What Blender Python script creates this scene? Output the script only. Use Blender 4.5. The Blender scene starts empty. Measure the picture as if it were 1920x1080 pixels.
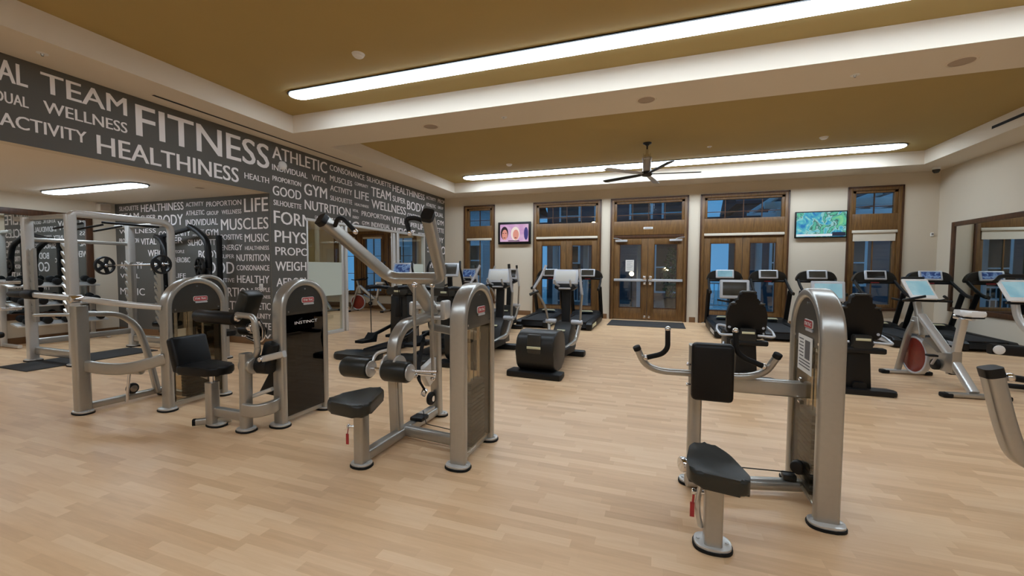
import bpy, bmesh, math, random
from mathutils import Vector, Matrix

random.seed(7)
PI = math.pi
SC = bpy.context.scene
COL = SC.collection


def lin(r, g, b):
    def f(c):
        c /= 255.0
        return c / 12.92 if c <= 0.04045 else ((c + 0.055) / 1.055) ** 2.4
    return (f(r), f(g), f(b))


# ------------------------------------------------------------------ camera
cam_data = bpy.data.cameras.new('camera')
cam = bpy.data.objects.new('camera', cam_data)
COL.objects.link(cam)
cam_data.sensor_width = 36.0
cam_data.lens = 36.0 * 785.147 / 1920.0
cam_data.clip_start = 0.05
cam_data.clip_end = 300
YAW, PITCH, ROLL = 0.337807, 0.046488, 0.004864
_f = Vector((-math.sin(YAW) * math.cos(PITCH), math.cos(YAW) * math.cos(PITCH), -math.sin(PITCH)))
_r = Vector((math.cos(YAW), math.sin(YAW), 0))
_u = _r.cross(_f)
_c, _s = math.cos(ROLL), math.sin(ROLL)
_r2 = _c * _r + _s * _u
_u2 = _c * _u - _s * _r
cam.matrix_world = Matrix(((_r2.x, _u2.x, -_f.x, 0), (_r2.y, _u2.y, -_f.y, 0), (_r2.z, _u2.z, -_f.z, 1.5), (0, 0, 0, 1)))
SC.camera = cam

# ------------------------------------------------------------------ world: blue dusk
world = bpy.data.worlds.new('dusk')
SC.world = world
world.use_nodes = True
wn = world.node_tree.nodes
bg = wn['Background']
bg.inputs[0].default_value = (0.09, 0.29, 0.50, 1)
bg.inputs[1].default_value = 0.95

# ------------------------------------------------------------------ exposure
SC.view_settings.view_transform = 'Standard'
SC.view_settings.look = 'None'
SC.view_settings.gamma = 1.0
SC.view_settings.use_curve_mapping = False
SC.view_settings.exposure = 0.28
SC.cycles.use_denoising = True
SC.cycles.max_bounces = 10
SC.cycles.diffuse_bounces = 5
SC.cycles.glossy_bounces = 5
SC.cycles.transparent_max_bounces = 16
SC.cycles.sample_clamp_indirect = 8
STRIP_POWER = 13.5


# ------------------------------------------------------------------ materials
def new_mat(name):
    m = bpy.data.materials.new(name)
    m.use_nodes = True
    nt = m.node_tree
    return m, nt, nt.nodes['Principled BSDF']


def paint(name, rgb, rough=0.5, metal=0.0, var=0.06, scale=6.0, bump=0.0, bscale=60.0, spec=0.5):
    m, nt, p = new_mat(name)
    c = lin(*rgb)
    tc = nt.nodes.new('ShaderNodeTexCoord')
    n = nt.nodes.new('ShaderNodeTexNoise')
    n.inputs['Scale'].default_value = scale
    n.inputs['Detail'].default_value = 3
    nt.links.new(tc.outputs['Object'], n.inputs['Vector'])
    mx = nt.nodes.new('ShaderNodeMix')
    mx.data_type = 'RGBA'
    mx.inputs[6].default_value = tuple(max(0, v * (1 - var)) for v in c) + (1,)
    mx.inputs[7].default_value = tuple(min(1, v * (1 + var)) for v in c) + (1,)
    nt.links.new(n.outputs['Fac'], mx.inputs[0])
    nt.links.new(mx.outputs[2], p.inputs['Base Color'])
    p.inputs['Roughness'].default_value = rough
    p.inputs['Metallic'].default_value = metal
    p.inputs['Specular IOR Level'].default_value = spec
    if bump:
        n2 = nt.nodes.new('ShaderNodeTexNoise')
        n2.inputs['Scale'].default_value = bscale
        nt.links.new(tc.outputs['Object'], n2.inputs['Vector'])
        b = nt.nodes.new('ShaderNodeBump')
        b.inputs['Strength'].default_value = bump
        b.inputs['Distance'].default_value = 0.01
        nt.links.new(n2.outputs['Fac'], b.inputs['Height'])
        nt.links.new(b.outputs['Normal'], p.inputs['Normal'])
    return m


def emit(name, rgb, strength):
    m, nt, p = new_mat(name)
    p.inputs['Base Color'].default_value = (0.02, 0.02, 0.02, 1)
    p.inputs['Roughness'].default_value = 0.3
    p.inputs['Emission Color'].default_value = lin(*rgb) + (1,)
    p.inputs['Emission Strength'].default_value = strength
    return m


def glass(name, tint, refl=0.07, rough=0.0, edge=0.35, haze=None):
    m, nt, p = new_mat(name)
    nt.nodes.remove(p)
    out = nt.nodes['Material Output']
    tr = nt.nodes.new('ShaderNodeBsdfTransparent')
    tr.inputs[0].default_value = tint + (1,)
    gl = nt.nodes.new('ShaderNodeBsdfGlossy')
    gl.inputs['Roughness'].default_value = rough
    gl.inputs['Color'].default_value = (1, 1, 1, 1)
    lw = nt.nodes.new('ShaderNodeLayerWeight')
    lw.inputs['Blend'].default_value = 0.25
    ma = nt.nodes.new('ShaderNodeMath')
    ma.operation = 'MULTIPLY_ADD'
    ma.inputs[1].default_value = edge
    ma.inputs[2].default_value = refl
    nt.links.new(lw.outputs['Fresnel'], ma.inputs[0])
    mx = nt.nodes.new('ShaderNodeMixShader')
    nt.links.new(ma.outputs[0], mx.inputs[0])
    first = tr
    if haze:
        d = nt.nodes.new('ShaderNodeBsdfDiffuse')
        d.inputs[0].default_value = haze[:3] + (1,)
        m2 = nt.nodes.new('ShaderNodeMixShader')
        m2.inputs[0].default_value = haze[3]
        nt.links.new(tr.outputs[0], m2.inputs[1])
        nt.links.new(d.outputs[0], m2.inputs[2])
        first = m2
    nt.links.new(first.outputs[0], mx.inputs[1])
    nt.links.new(gl.outputs[0], mx.inputs[2])
    nt.links.new(mx.outputs[0], out.inputs['Surface'])
    return m


def wood_trim(name, rgb, dark):
    m, nt, p = new_mat(name)
    tc = nt.nodes.new('ShaderNodeTexCoord')
    mp = nt.nodes.new('ShaderNodeMapping')
    mp.inputs['Scale'].default_value = (14, 14, 1.2)
    n = nt.nodes.new('ShaderNodeTexNoise')
    n.inputs['Scale'].default_value = 3
    n.inputs['Detail'].default_value = 5
    n.inputs['Distortion'].default_value = 0.6
    cr = nt.nodes.new('ShaderNodeValToRGB')
    cr.color_ramp.elements[0].position = 0.3
    cr.color_ramp.elements[0].color = lin(*dark) + (1,)
    cr.color_ramp.elements[1].position = 0.7
    cr.color_ramp.elements[1].color = lin(*rgb) + (1,)
    nt.links.new(tc.outputs['Object'], mp.inputs[0])
    nt.links.new(mp.outputs[0], n.inputs['Vector'])
    nt.links.new(n.outputs['Fac'], cr.inputs[0])
    nt.links.new(cr.outputs[0], p.inputs['Base Color'])
    p.inputs['Roughness'].default_value = 0.42
    return m


def floor_mat():
    m, nt, p = new_mat('maple_strip_floor')
    tc = nt.nodes.new('ShaderNodeTexCoord')
    br = nt.nodes.new('ShaderNodeTexBrick')
    br.offset = 0.0
    br.squash = 1.0
    br.inputs['Color1'].default_value = (0, 0, 0, 1)
    br.inputs['Color2'].default_value = (1, 1, 1, 1)
    br.inputs['Mortar'].default_value = (0.38, 0.38, 0.38, 1)
    br.inputs['Scale'].default_value = 1.0
    br.inputs['Mortar Size'].default_value = 0.0007
    br.inputs['Brick Width'].default_value = 0.42
    br.inputs['Row Height'].default_value = 0.07
    sx = nt.nodes.new('ShaderNodeSeparateXYZ')
    nt.links.new(tc.outputs['Object'], sx.inputs[0])

    def mth(op, a, b=None):
        q = nt.nodes.new('ShaderNodeMath')
        q.operation = op
        for i, v in enumerate((a, b)):
            if v is None:
                continue
            if isinstance(v, (int, float)):
                q.inputs[i].default_value = v
            else:
                nt.links.new(v, q.inputs[i])
        return q.outputs[0]
    row = mth('FLOOR', mth('DIVIDE', sx.outputs[1], 0.07))
    wnz = nt.nodes.new('ShaderNodeTexWhiteNoise')
    wnz.noise_dimensions = '1D'
    nt.links.new(row, wnz.inputs['W'])
    cx = nt.nodes.new('ShaderNodeCombineXYZ')
    nt.links.new(mth('ADD', sx.outputs[0], mth('MULTIPLY', wnz.outputs['Value'], 7.0)), cx.inputs[0])
    nt.links.new(sx.outputs[1], cx.inputs[1])
    nt.links.new(cx.outputs[0], br.inputs['Vector'])
    mp = nt.nodes.new('ShaderNodeMapping')
    mp.inputs['Scale'].default_value = (2.2, 26, 1)
    n = nt.nodes.new('ShaderNodeTexNoise')
    n.inputs['Scale'].default_value = 2.0
    n.inputs['Detail'].default_value = 5
    nt.links.new(tc.outputs['Object'], mp.inputs[0])
    nt.links.new(mp.outputs[0], n.inputs['Vector'])
    ad = nt.nodes.new('ShaderNodeMix')
    ad.data_type = 'RGBA'
    ad.inputs[0].default_value = 0.55
    nt.links.new(br.outputs['Color'], ad.inputs[6])
    nt.links.new(n.outputs['Color'], ad.inputs[7])
    cr = nt.nodes.new('ShaderNodeValToRGB')
    e = cr.color_ramp.elements
    e[0].position = 0.12
    e[0].color = lin(206, 165, 123) + (1,)
    e[1].position = 0.9
    e[1].color = lin(241, 208, 168) + (1,)
    mid = e.new(0.5)
    mid.color = lin(227, 188, 145) + (1,)
    nt.links.new(ad.outputs[2], cr.inputs[0])
    nt.links.new(cr.outputs[0], p.inputs['Base Color'])
    p.inputs['Roughness'].default_value = 0.38
    p.inputs['Specular IOR Level'].default_value = 0.35
    return m


def noise_screen(name, stops, scale, strength, dist=1.0):
    m, nt, p = new_mat(name)
    tc = nt.nodes.new('ShaderNodeTexCoord')
    n = nt.nodes.new('ShaderNodeTexNoise')
    n.inputs['Scale'].default_value = scale
    n.inputs['Detail'].default_value = 4
    n.inputs['Distortion'].default_value = dist
    nt.links.new(tc.outputs['Object'], n.inputs['Vector'])
    cr = nt.nodes.new('ShaderNodeValToRGB')
    el = cr.color_ramp.elements
    while len(el) > 1:
        el.remove(el[-1])
    el[0].position = stops[0][0]
    el[0].color = lin(*stops[0][1]) + (1,)
    for pos, c in stops[1:]:
        k = el.new(pos)
        k.color = lin(*c) + (1,)
    nt.links.new(n.outputs['Fac'], cr.inputs[0])
    nt.links.new(cr.outputs[0], p.inputs['Emission Color'])
    p.inputs['Emission Strength'].default_value = strength
    p.inputs['Base Color'].default_value = (0.02, 0.02, 0.02, 1)
    p.inputs['Roughness'].default_value = 0.25
    return m


def siding(name, rgb, pitch):
    m, nt, p = new_mat(name)
    tc = nt.nodes.new('ShaderNodeTexCoord')
    w = nt.nodes.new('ShaderNodeTexWave')
    w.wave_type = 'BANDS'
    w.bands_direction = 'Z'
    w.wave_profile = 'SAW'
    w.inputs['Scale'].default_value = 0.314 / pitch
    w.inputs['Distortion'].default_value = 0
    nt.links.new(tc.outputs['Object'], w.inputs['Vector'])
    b = nt.nodes.new('ShaderNodeBump')
    b.inputs['Strength'].default_value = 1.0
    b.inputs['Distance'].default_value = 0.05
    nt.links.new(w.outputs['Fac'], b.inputs['Height'])
    nt.links.new(b.outputs['Normal'], p.inputs['Normal'])
    p.inputs['Base Color'].default_value = lin(*rgb) + (1,)
    p.inputs['Roughness'].default_value = 0.8
    return m


M_FLOOR = floor_mat()
M_TAN = paint('tan_ceiling_paint', (176, 152, 95), 0.9, var=0.03, scale=1.5, bump=0.02)
M_CREAM = paint('cream_wall_paint', (214, 201, 180), 0.85, var=0.025, scale=1.2, bump=0.02)
M_SOFFIT = paint('cream_soffit_paint', (226, 214, 196), 0.85, var=0.02, scale=1.2)
M_OLIVE = paint('pale_olive_paint', (206, 196, 150), 0.85, var=0.03)
M_MURAL = paint('mural_grey', (90, 87, 81), 0.65, var=0.10, scale=2.0)
M_LETTER = paint('mural_white_letters', (246, 240, 238), 0.65, var=0.02)
M_BROWN = wood_trim('brown_stained_wood', (128, 92, 49), (92, 64, 33))
M_BROWN_D = wood_trim('dark_brown_wood', (88, 54, 28), (58, 34, 17))
M_BASE = paint('brown_baseboard', (118, 84, 52), 0.5, var=0.1, scale=10)
M_GLASS = glass('window_glass', (0.86, 0.93, 1.0), 0.06)
M_GLASSW = glass('partition_glass', (0.94, 0.97, 0.95), 0.04, edge=0.25)
M_FROST = glass('frosted_film', (0.55, 0.62, 0.58), 0.02, rough=0.4, edge=0.1, haze=lin(222, 230, 218) + (0.78,))
M_SMOKE = glass('clear_shroud_window', (0.86, 0.82, 0.74), 0.025, edge=0.12)
M_SMOKE_D = glass('smoked_shroud_window', (0.16, 0.10, 0.07), 0.045, edge=0.15)
M_ALU = paint('brushed_white_aluminium', (205, 203, 198), 0.4, metal=0.3, var=0.03)
M_STEEL = paint('silver_powder_coat', (176, 173, 166), 0.30, metal=0.72, var=0.05, scale=40)
M_STEEL_W = paint('light_grey_powder_coat', (205, 203, 199), 0.33, metal=0.55, var=0.04, scale=40)
M_CHROME = paint('chrome', (225, 225, 228), 0.12, metal=1.0, var=0.01)
M_VINYL = paint('black_vinyl', (11, 10, 10), 0.45, var=0.15, scale=30, bump=0.05, bscale=220, spec=0.3)
M_VINYL_G = paint('charcoal_vinyl', (38, 38, 33), 0.38, var=0.10, scale=30, bump=0.05, bscale=220, spec=0.4)
M_RUBBER = paint('black_rubber', (12, 12, 12), 0.65, var=0.15, scale=40, spec=0.3)
M_SHROUD = paint('dark_grey_shroud', (46, 44, 39), 0.38, var=0.08, scale=20)
M_BLACK = paint('black_plastic', (13, 13, 14), 0.45, var=0.12, scale=20, spec=0.35)
M_DGREY = paint('graphite_plastic', (32, 31, 28), 0.42, var=0.1, scale=20, spec=0.4)
M_IRON = paint('black_iron_plates', (16, 15, 15), 0.5, metal=0.1, var=0.2, scale=30)
M_RED = paint('red_badge', (170, 44, 50), 0.4, var=0.03)
M_WHITE = paint('white_plastic', (232, 230, 226), 0.45, var=0.02)
M_PAPER = paint('white_paper', (224, 222, 216), 0.8, var=0.03)
M_INK = paint('grey_print', (96, 94, 92), 0.8)
M_SILVERP = paint('silver_plastic', (196, 198, 202), 0.35, metal=0.25, var=0.03)
M_BEIGE = paint('roller_shade_fabric', (214, 203, 184), 0.9, var=0.03)
M_MAT = paint('dark_mat', (58, 56, 54), 0.95, var=0.15, scale=90, bump=0.3, bscale=300)
M_BELT = paint('treadmill_belt', (22, 22, 24), 0.8, var=0.1, scale=50)
M_MIRROR = paint('mirror_silver', (232, 236, 234), 0.015, metal=1.0, var=0.0)
M_SCREEN = paint('switched_off_screen', (58, 54, 46), 0.25, var=0.1)
M_SCR_DARK = paint('black_screen', (22, 20, 20), 0.2, var=0.1)
M_SCR_WHITE = paint('pale_glare_screen', (214, 212, 204), 0.3, var=0.04)
M_SCR_BLUE = noise_screen('lit_blue_screen', [(0.0, (20, 30, 60)), (0.45, (38, 66, 120)), (0.55, (120, 150, 190)), (0.62, (40, 60, 110)), (1, (150, 120, 110))], 9, 0.55)
M_SCR_SKY = noise_screen('lit_pale_blue_screen', [(0.0, (104, 160, 184)), (0.5, (146, 194, 208)), (1, (196, 224, 228))], 3, 0.55)
M_STRIP = emit('fluorescent_strip', (255, 255, 255), STRIP_POWER)
M_STRIP.node_tree.nodes['Principled BSDF'].inputs['Emission Color'].default_value = (0.84, 1.0, 1.17, 1)
M_RED_TRANS = paint('red_flywheel_guard', (120, 38, 26), 0.25, var=0.25, scale=12)
M_LABELY = paint('pale_yellow_label', (206, 204, 170), 0.6)
M_VENTD = paint('dark_vent_slot', (16, 14, 12), 0.8)


# ------------------------------------------------------------------ mesh builder
def fillet(path, rad, n=5, closed=False):
    P = [Vector(p) for p in path]
    if rad <= 0 or len(P) < 3:
        return P
    out = []
    L = len(P)
    rng = range(L) if closed else range(1, L - 1)
    if not closed:
        out.append(P[0])
    for i in rng:
        a, b, c = P[i - 1], P[i], P[(i + 1) % L]
        d1, d2 = (a - b), (c - b)
        l1, l2 = d1.length, d2.length
        r = min(rad, l1 * 0.49, l2 * 0.49)
        p0 = b + d1 * (r / l1)
        p2 = b + d2 * (r / l2)
        for k in range(n + 1):
            t = k / n
            out.append((1 - t) ** 2 * p0 + 2 * t * (1 - t) * b + t * t * p2)
    if not closed:
        out.append(P[-1])
    return out


def section(w, h, cr, seg):
    if cr is None:
        return [(w / 2 * math.cos(2 * PI * k / seg), h / 2 * math.sin(2 * PI * k / seg)) for k in range(seg)]
    pts = []
    cr = min(cr, w / 2 * 0.99, h / 2 * 0.99)
    for cx, cy, a0 in ((w / 2 - cr, h / 2 - cr, 0), (-w / 2 + cr, h / 2 - cr, 90), (-w / 2 + cr, -h / 2 + cr, 180), (w / 2 - cr, -h / 2 + cr, 270)):
        for k in range(4):
            a = math.radians(a0 + 30 * k)
            pts.append((cx + cr * math.cos(a), cy + cr * math.sin(a)))
    return pts


class MB:
    def __init__(self):
        self.bm = bmesh.new()

    def _add(self, verts, faces):
        vs = [self.bm.verts.new(v) for v in verts]
        for f in faces:
            try:
                self.bm.faces.new([vs[i] for i in f])
            except ValueError:
                pass
        return self

    def box(self, c, s, bev=0.0, rot=None, seg=2):
        t = bmesh.new()
        bmesh.ops.create_cube(t, size=1.0)
        bmesh.ops.scale(t, vec=Vector(s), verts=t.verts)
        if bev > 0:
            b = min(bev, min(s) * 0.48)
            bmesh.ops.bevel(t, geom=t.edges[:], offset=b, segments=seg, affect='EDGES', profile=0.5)
        m = Matrix.Translation(Vector(c))
        if rot is not None:
            m = m @ rot
        bmesh.ops.transform(t, matrix=m, verts=t.verts)
        self._merge(t)
        return self

    def box2(self, a, b, bev=0.0):
        a, b = Vector(a), Vector(b)
        return self.box((a + b) / 2, (abs(b.x - a.x), abs(b.y - a.y), abs(b.z - a.z)), bev)

    def _merge(self, t):
        mp = {}
        for v in t.verts:
            mp[v] = self.bm.verts.new(v.co)
        for f in t.faces:
            self.bm.faces.new([mp[v] for v in f.verts])
        t.free()

    def cyl(self, p0, p1, r, r2=None, seg=18, bev=0.0):
        p0, p1 = Vector(p0), Vector(p1)
        d = p1 - p0
        L = d.length
        r2 = r if r2 is None else r2
        if bev > 0:
            prof = [(0, 0), (r - bev, 0), (r - bev * 0.3, bev * 0.3), (r, bev), (r2, L - bev), (r2 - bev * 0.3, L - bev * 0.3), (r2 - bev, L), (0, L)]
        else:
            prof = [(0, 0), (r, 0), (r2, L), (0, L)]
        q = d.to_track_quat('Z', 'Y').to_matrix().to_4x4()
        return self.lathe(prof, p0, q, seg)

    def lathe(self, prof, c=(0, 0, 0), rot=None, seg=20):
        m = Matrix.Translation(Vector(c))
        if rot is not None:
            m = m @ rot
        rings = []
        for r, z in prof:
            if r < 1e-6:
                rings.append([self.bm.verts.new(m @ Vector((0, 0, z)))])
            else:
                rings.append([self.bm.verts.new(m @ Vector((r * math.cos(2 * PI * k / seg), r * math.sin(2 * PI * k / seg), z))) for k in range(seg)])
        for a, b in zip(rings, rings[1:]):
            for k in range(seg):
                k2 = (k + 1) % seg
                if len(a) == 1 and len(b) == 1:
                    continue
                if len(a) == 1:
                    self.bm.faces.new([a[0], b[k2], b[k]])
                elif len(b) == 1:
                    self.bm.faces.new([a[k], a[k2], b[0]])
                else:
                    self.bm.faces.new([a[k], a[k2], b[k2], b[k]])
        return self

    def sphere(self, c, r, seg=16, rings=10):
        prof = [(r * math.sin(PI * k / rings), -r * math.cos(PI * k / rings)) for k in range(rings + 1)]
        prof[0] = (0, -r)
        prof[-1] = (0, r)
        return self.lathe(prof, c, None, seg)

    def tube(self, path, w, h=None, cr=None, fil=0.0, up=(0, 0, 1), seg=12, n=5, closed=False, ends=None):
        h = w if h is None else h
        P = fillet(path, fil, n, closed)
        sec = section(w, h, cr, seg)
        up = Vector(up).normalized()
        rings = []
        L = len(P)
        prev = None
        for i, p in enumerate(P):
            if closed:
                t = (P[(i + 1) % L] - P[i - 1])
            elif i == 0:
                t = P[1] - P[0]
            elif i == L - 1:
                t = P[-1] - P[-2]
            else:
                t = (P[i + 1] - p).normalized() + (p - P[i - 1]).normalized()
            t = t.normalized()
            s = t.cross(up)
            if s.length < 0.05:
                s = prev if prev is not None else t.cross(Vector((0.3, 1, 0.1)))
                s = (s - t * s.dot(t))
            s.normalize()
            prev = s
            nn = s.cross(t)
            k = 1.0 if ends is None else ends[0] + (ends[1] - ends[0]) * i / (L - 1)
            rings.append([self.bm.verts.new(p + s * a * k + nn * b * k) for a, b in sec])
        m = len(sec)
        pairs = list(zip(rings, rings[1:]))
        if closed:
            pairs.append((rings[-1], rings[0]))
        for a, b in pairs:
            for k in range(m):
                k2 = (k + 1) % m
                self.bm.faces.new([a[k], a[k2], b[k2], b[k]])
        if not closed:
            self.bm.faces.new(list(reversed(rings[0])))
            self.bm.faces.new(rings[-1])
        return self

    def prism(self, poly, plane, a0, a1, bev=0.0, seg=2):
        def mk(u, v, a):
            return {'yz': (a, u, v), 'xz': (u, a, v), 'xy': (u, v, a)}[plane]
        t = bmesh.new()
        A = [t.verts.new(mk(u, v, a0)) for u, v in poly]
        B = [t.verts.new(mk(u, v, a1)) for u, v in poly]
        n = len(poly)
        t.faces.new(A)
        t.faces.new(list(reversed(B)))
        for k in range(n):
            t.faces.new([A[k], B[k], B[(k + 1) % n], A[(k + 1) % n]])
        if bev > 0:
            ed = [e for e in t.edges if (e.verts[0] in A) == (e.verts[1] in A)]
            bmesh.ops.bevel(t, geom=ed, offset=bev, segments=seg, affect='EDGES', profile=0.5)
        self._merge(t)
        return self

    def xf(self, m):
        bmesh.ops.transform(self.bm, matrix=m, verts=self.bm.verts)
        return self

    def build(self, name, mat, parent=None, world=None, smooth=35):
        """world: True subtracts the parent's own place, so that world numbers may be used"""
        bm = self.bm
        bmesh.ops.recalc_face_normals(bm, faces=bm.faces[:])
        if parent is not None and (world or (world is None and root_of(parent).name in ROOT)):
            o = root_loc(parent)
            bmesh.ops.translate(bm, vec=-o, verts=bm.verts)
        if smooth:
            lim = math.radians(smooth)
            for f in bm.faces:
                f.smooth = True
            for e in bm.edges:
                if len(e.link_faces) != 2 or e.calc_face_angle(0) > lim:
                    e.smooth = False
        me = bpy.data.meshes.new(name)
        bm.to_mesh(me)
        bm.free()
        me.materials.append(mat)
        ob = bpy.data.objects.new(name, me)
        COL.objects.link(ob)
        if parent is not None:
            ob.parent = parent
        return ob


ROOT = {}


def root_of(p):
    while p.parent is not None:
        p = p.parent
    return p


def root_loc(p):
    while p.parent is not None:
        p = p.parent
    return ROOT.get(p.name, Vector((0, 0, 0)))


def thing(name, label, cat, loc=(0, 0, 0), rz=0.0, group=None, world=False):
    o = bpy.data.objects.new(name, None)
    o.empty_display_size = 0.1
    COL.objects.link(o)
    o.location = loc
    o.rotation_euler = (0, 0, rz)
    o['label'] = label
    o['category'] = cat
    if group:
        o['group'] = group
    if world:
        ROOT[o.name] = Vector(loc)
    return o


def tag(o, label, cat, group=None, kind=None):
    o['label'] = label
    o['category'] = cat
    if group:
        o['group'] = group
    if kind:
        o['kind'] = kind
    return o


def struct(o):
    o['kind'] = 'structure'
    return o


def dup(src, loc, rz, label, group=None):
    r = src.copy()
    COL.objects.link(r)
    r.location = loc
    r.rotation_euler = (0, 0, rz)
    r['label'] = label
    if group:
        r['group'] = group
    for ch in list(src.children):
        c = ch.copy()
        COL.objects.link(c)
        c.parent = r
        for g in list(ch.children):
            d = g.copy()
            COL.objects.link(d)
            d.parent = c
    return r


def copy_mesh_with(o, mat):
    o.data = o.data.copy()
    o.data.materials.clear()
    o.data.materials.append(mat)


# ------------------------------------------------------------------ lettering
_TXT = {}


def glyphs(text, bold=0.012):
    """the word as flat polygons scaled into the unit square (0..1 wide, 0..1 high) plus its natural aspect"""
    if (text, bold) in _TXT:
        return _TXT[(text, bold)]
    cu = bpy.data.curves.new('word', 'FONT')
    cu.body = text
    cu.size = 1.0
    cu.resolution_u = 3
    cu.offset = bold
    ob = bpy.data.objects.new('word', cu)
    COL.objects.link(ob)
    dg = bpy.context.evaluated_depsgraph_get()
    me = bpy.data.meshes.new_from_object(ob.evaluated_get(dg))
    vs = [(v.co.x, v.co.y) for v in me.vertices]
    fs = [tuple(p.vertices) for p in me.polygons]
    bpy.data.objects.remove(ob)
    bpy.data.curves.remove(cu)
    bpy.data.meshes.remove(me)
    x0 = min(v[0] for v in vs)
    x1 = max(v[0] for v in vs)
    y0 = min(v[1] for v in vs)
    y1 = max(v[1] for v in vs)
    vs = [((x - x0) / (x1 - x0), (y - y0) / (y1 - y0)) for x, y in vs]
    _TXT[(text, bold)] = (vs, fs, (x1 - x0) / (y1 - y0))
    return _TXT[(text, bold)]


def write(mb, text, o, ux, uz, w, h, bold=0.012, clips=()):
    """lay a word on a plane: o = lower left corner, ux / uz = directions along and up"""
    vs, fs, _a = glyphs(text, bold)
    o, ux, uz = Vector(o), Vector(ux), Vector(uz)
    t = bmesh.new()
    vv = [t.verts.new(o + ux * (a * w) + uz * (b * h)) for a, b in vs]
    for f in fs:
        try:
            t.faces.new([vv[i] for i in f])
        except ValueError:
            pass
    for co, no in clips:
        bmesh.ops.bisect_plane(t, geom=t.verts[:] + t.edges[:] + t.faces[:], plane_co=co, plane_no=no, clear_outer=True)
    if t.faces:
        mb._merge(t)
    else:
        t.free()


def write_bold(mb, text, o, ux, uz, w, h, clips, nrm):
    # three shifted layers make the strokes heavier
    o, ux, nrm = Vector(o), Vector(ux), Vector(nrm)
    d = 0.022 * h
    for k in (-1, 0, 1):
        write(mb, text, o + ux * (d + k * d) + nrm * (0.0003 * k), ux, uz, w - 2 * d, h, 0.0, clips)


def cells(mb, plane, a0, a1, rect, holes):
    """a slab between a0 and a1 across `plane` filling rect=(u0,u1,v0,v1) around rectangular holes"""
    us = sorted({rect[0], rect[1]} | {h[i] for h in holes for i in (0, 1) if rect[0] < h[i] < rect[1]})
    vs = sorted({rect[2], rect[3]} | {h[i] for h in holes for i in (2, 3) if rect[2] < h[i] < rect[3]})

    def solid(i, j):
        if i < 0 or j < 0 or i >= len(us) - 1 or j >= len(vs) - 1:
            return False
        u = (us[i] + us[i + 1]) / 2
        v = (vs[j] + vs[j + 1]) / 2
        return not any(h[0] < u < h[1] and h[2] < v < h[3] for h in holes)

    def mk(u, v, a):
        return {'yz': (a, u, v), 'xz': (u, a, v), 'xy': (u, v, a)}[plane]
    cache = {}

    def V(u, v, a):
        k = (u, v, a)
        if k not in cache:
            cache[k] = mb.bm.verts.new(mk(u, v, a))
        return cache[k]
    for i in range(len(us) - 1):
        for j in range(len(vs) - 1):
            if not solid(i, j):
                continue
            u0, u1, v0, v1 = us[i], us[i + 1], vs[j], vs[j + 1]
            for a in (a0, a1):
                mb.bm.faces.new([V(u0, v0, a), V(u1, v0, a), V(u1, v1, a), V(u0, v1, a)])
            for di, dj, p, q in ((-1, 0, (u0, v0), (u0, v1)), (1, 0, (u1, v0), (u1, v1)), (0, -1, (u0, v0), (u1, v0)), (0, 1, (u0, v1), (u1, v1))):
                if not solid(i + di, j + dj):
                    mb.bm.faces.new([V(*p, a0), V(*q, a0), V(*q, a1), V(*p, a1)])
    return mb


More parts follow.
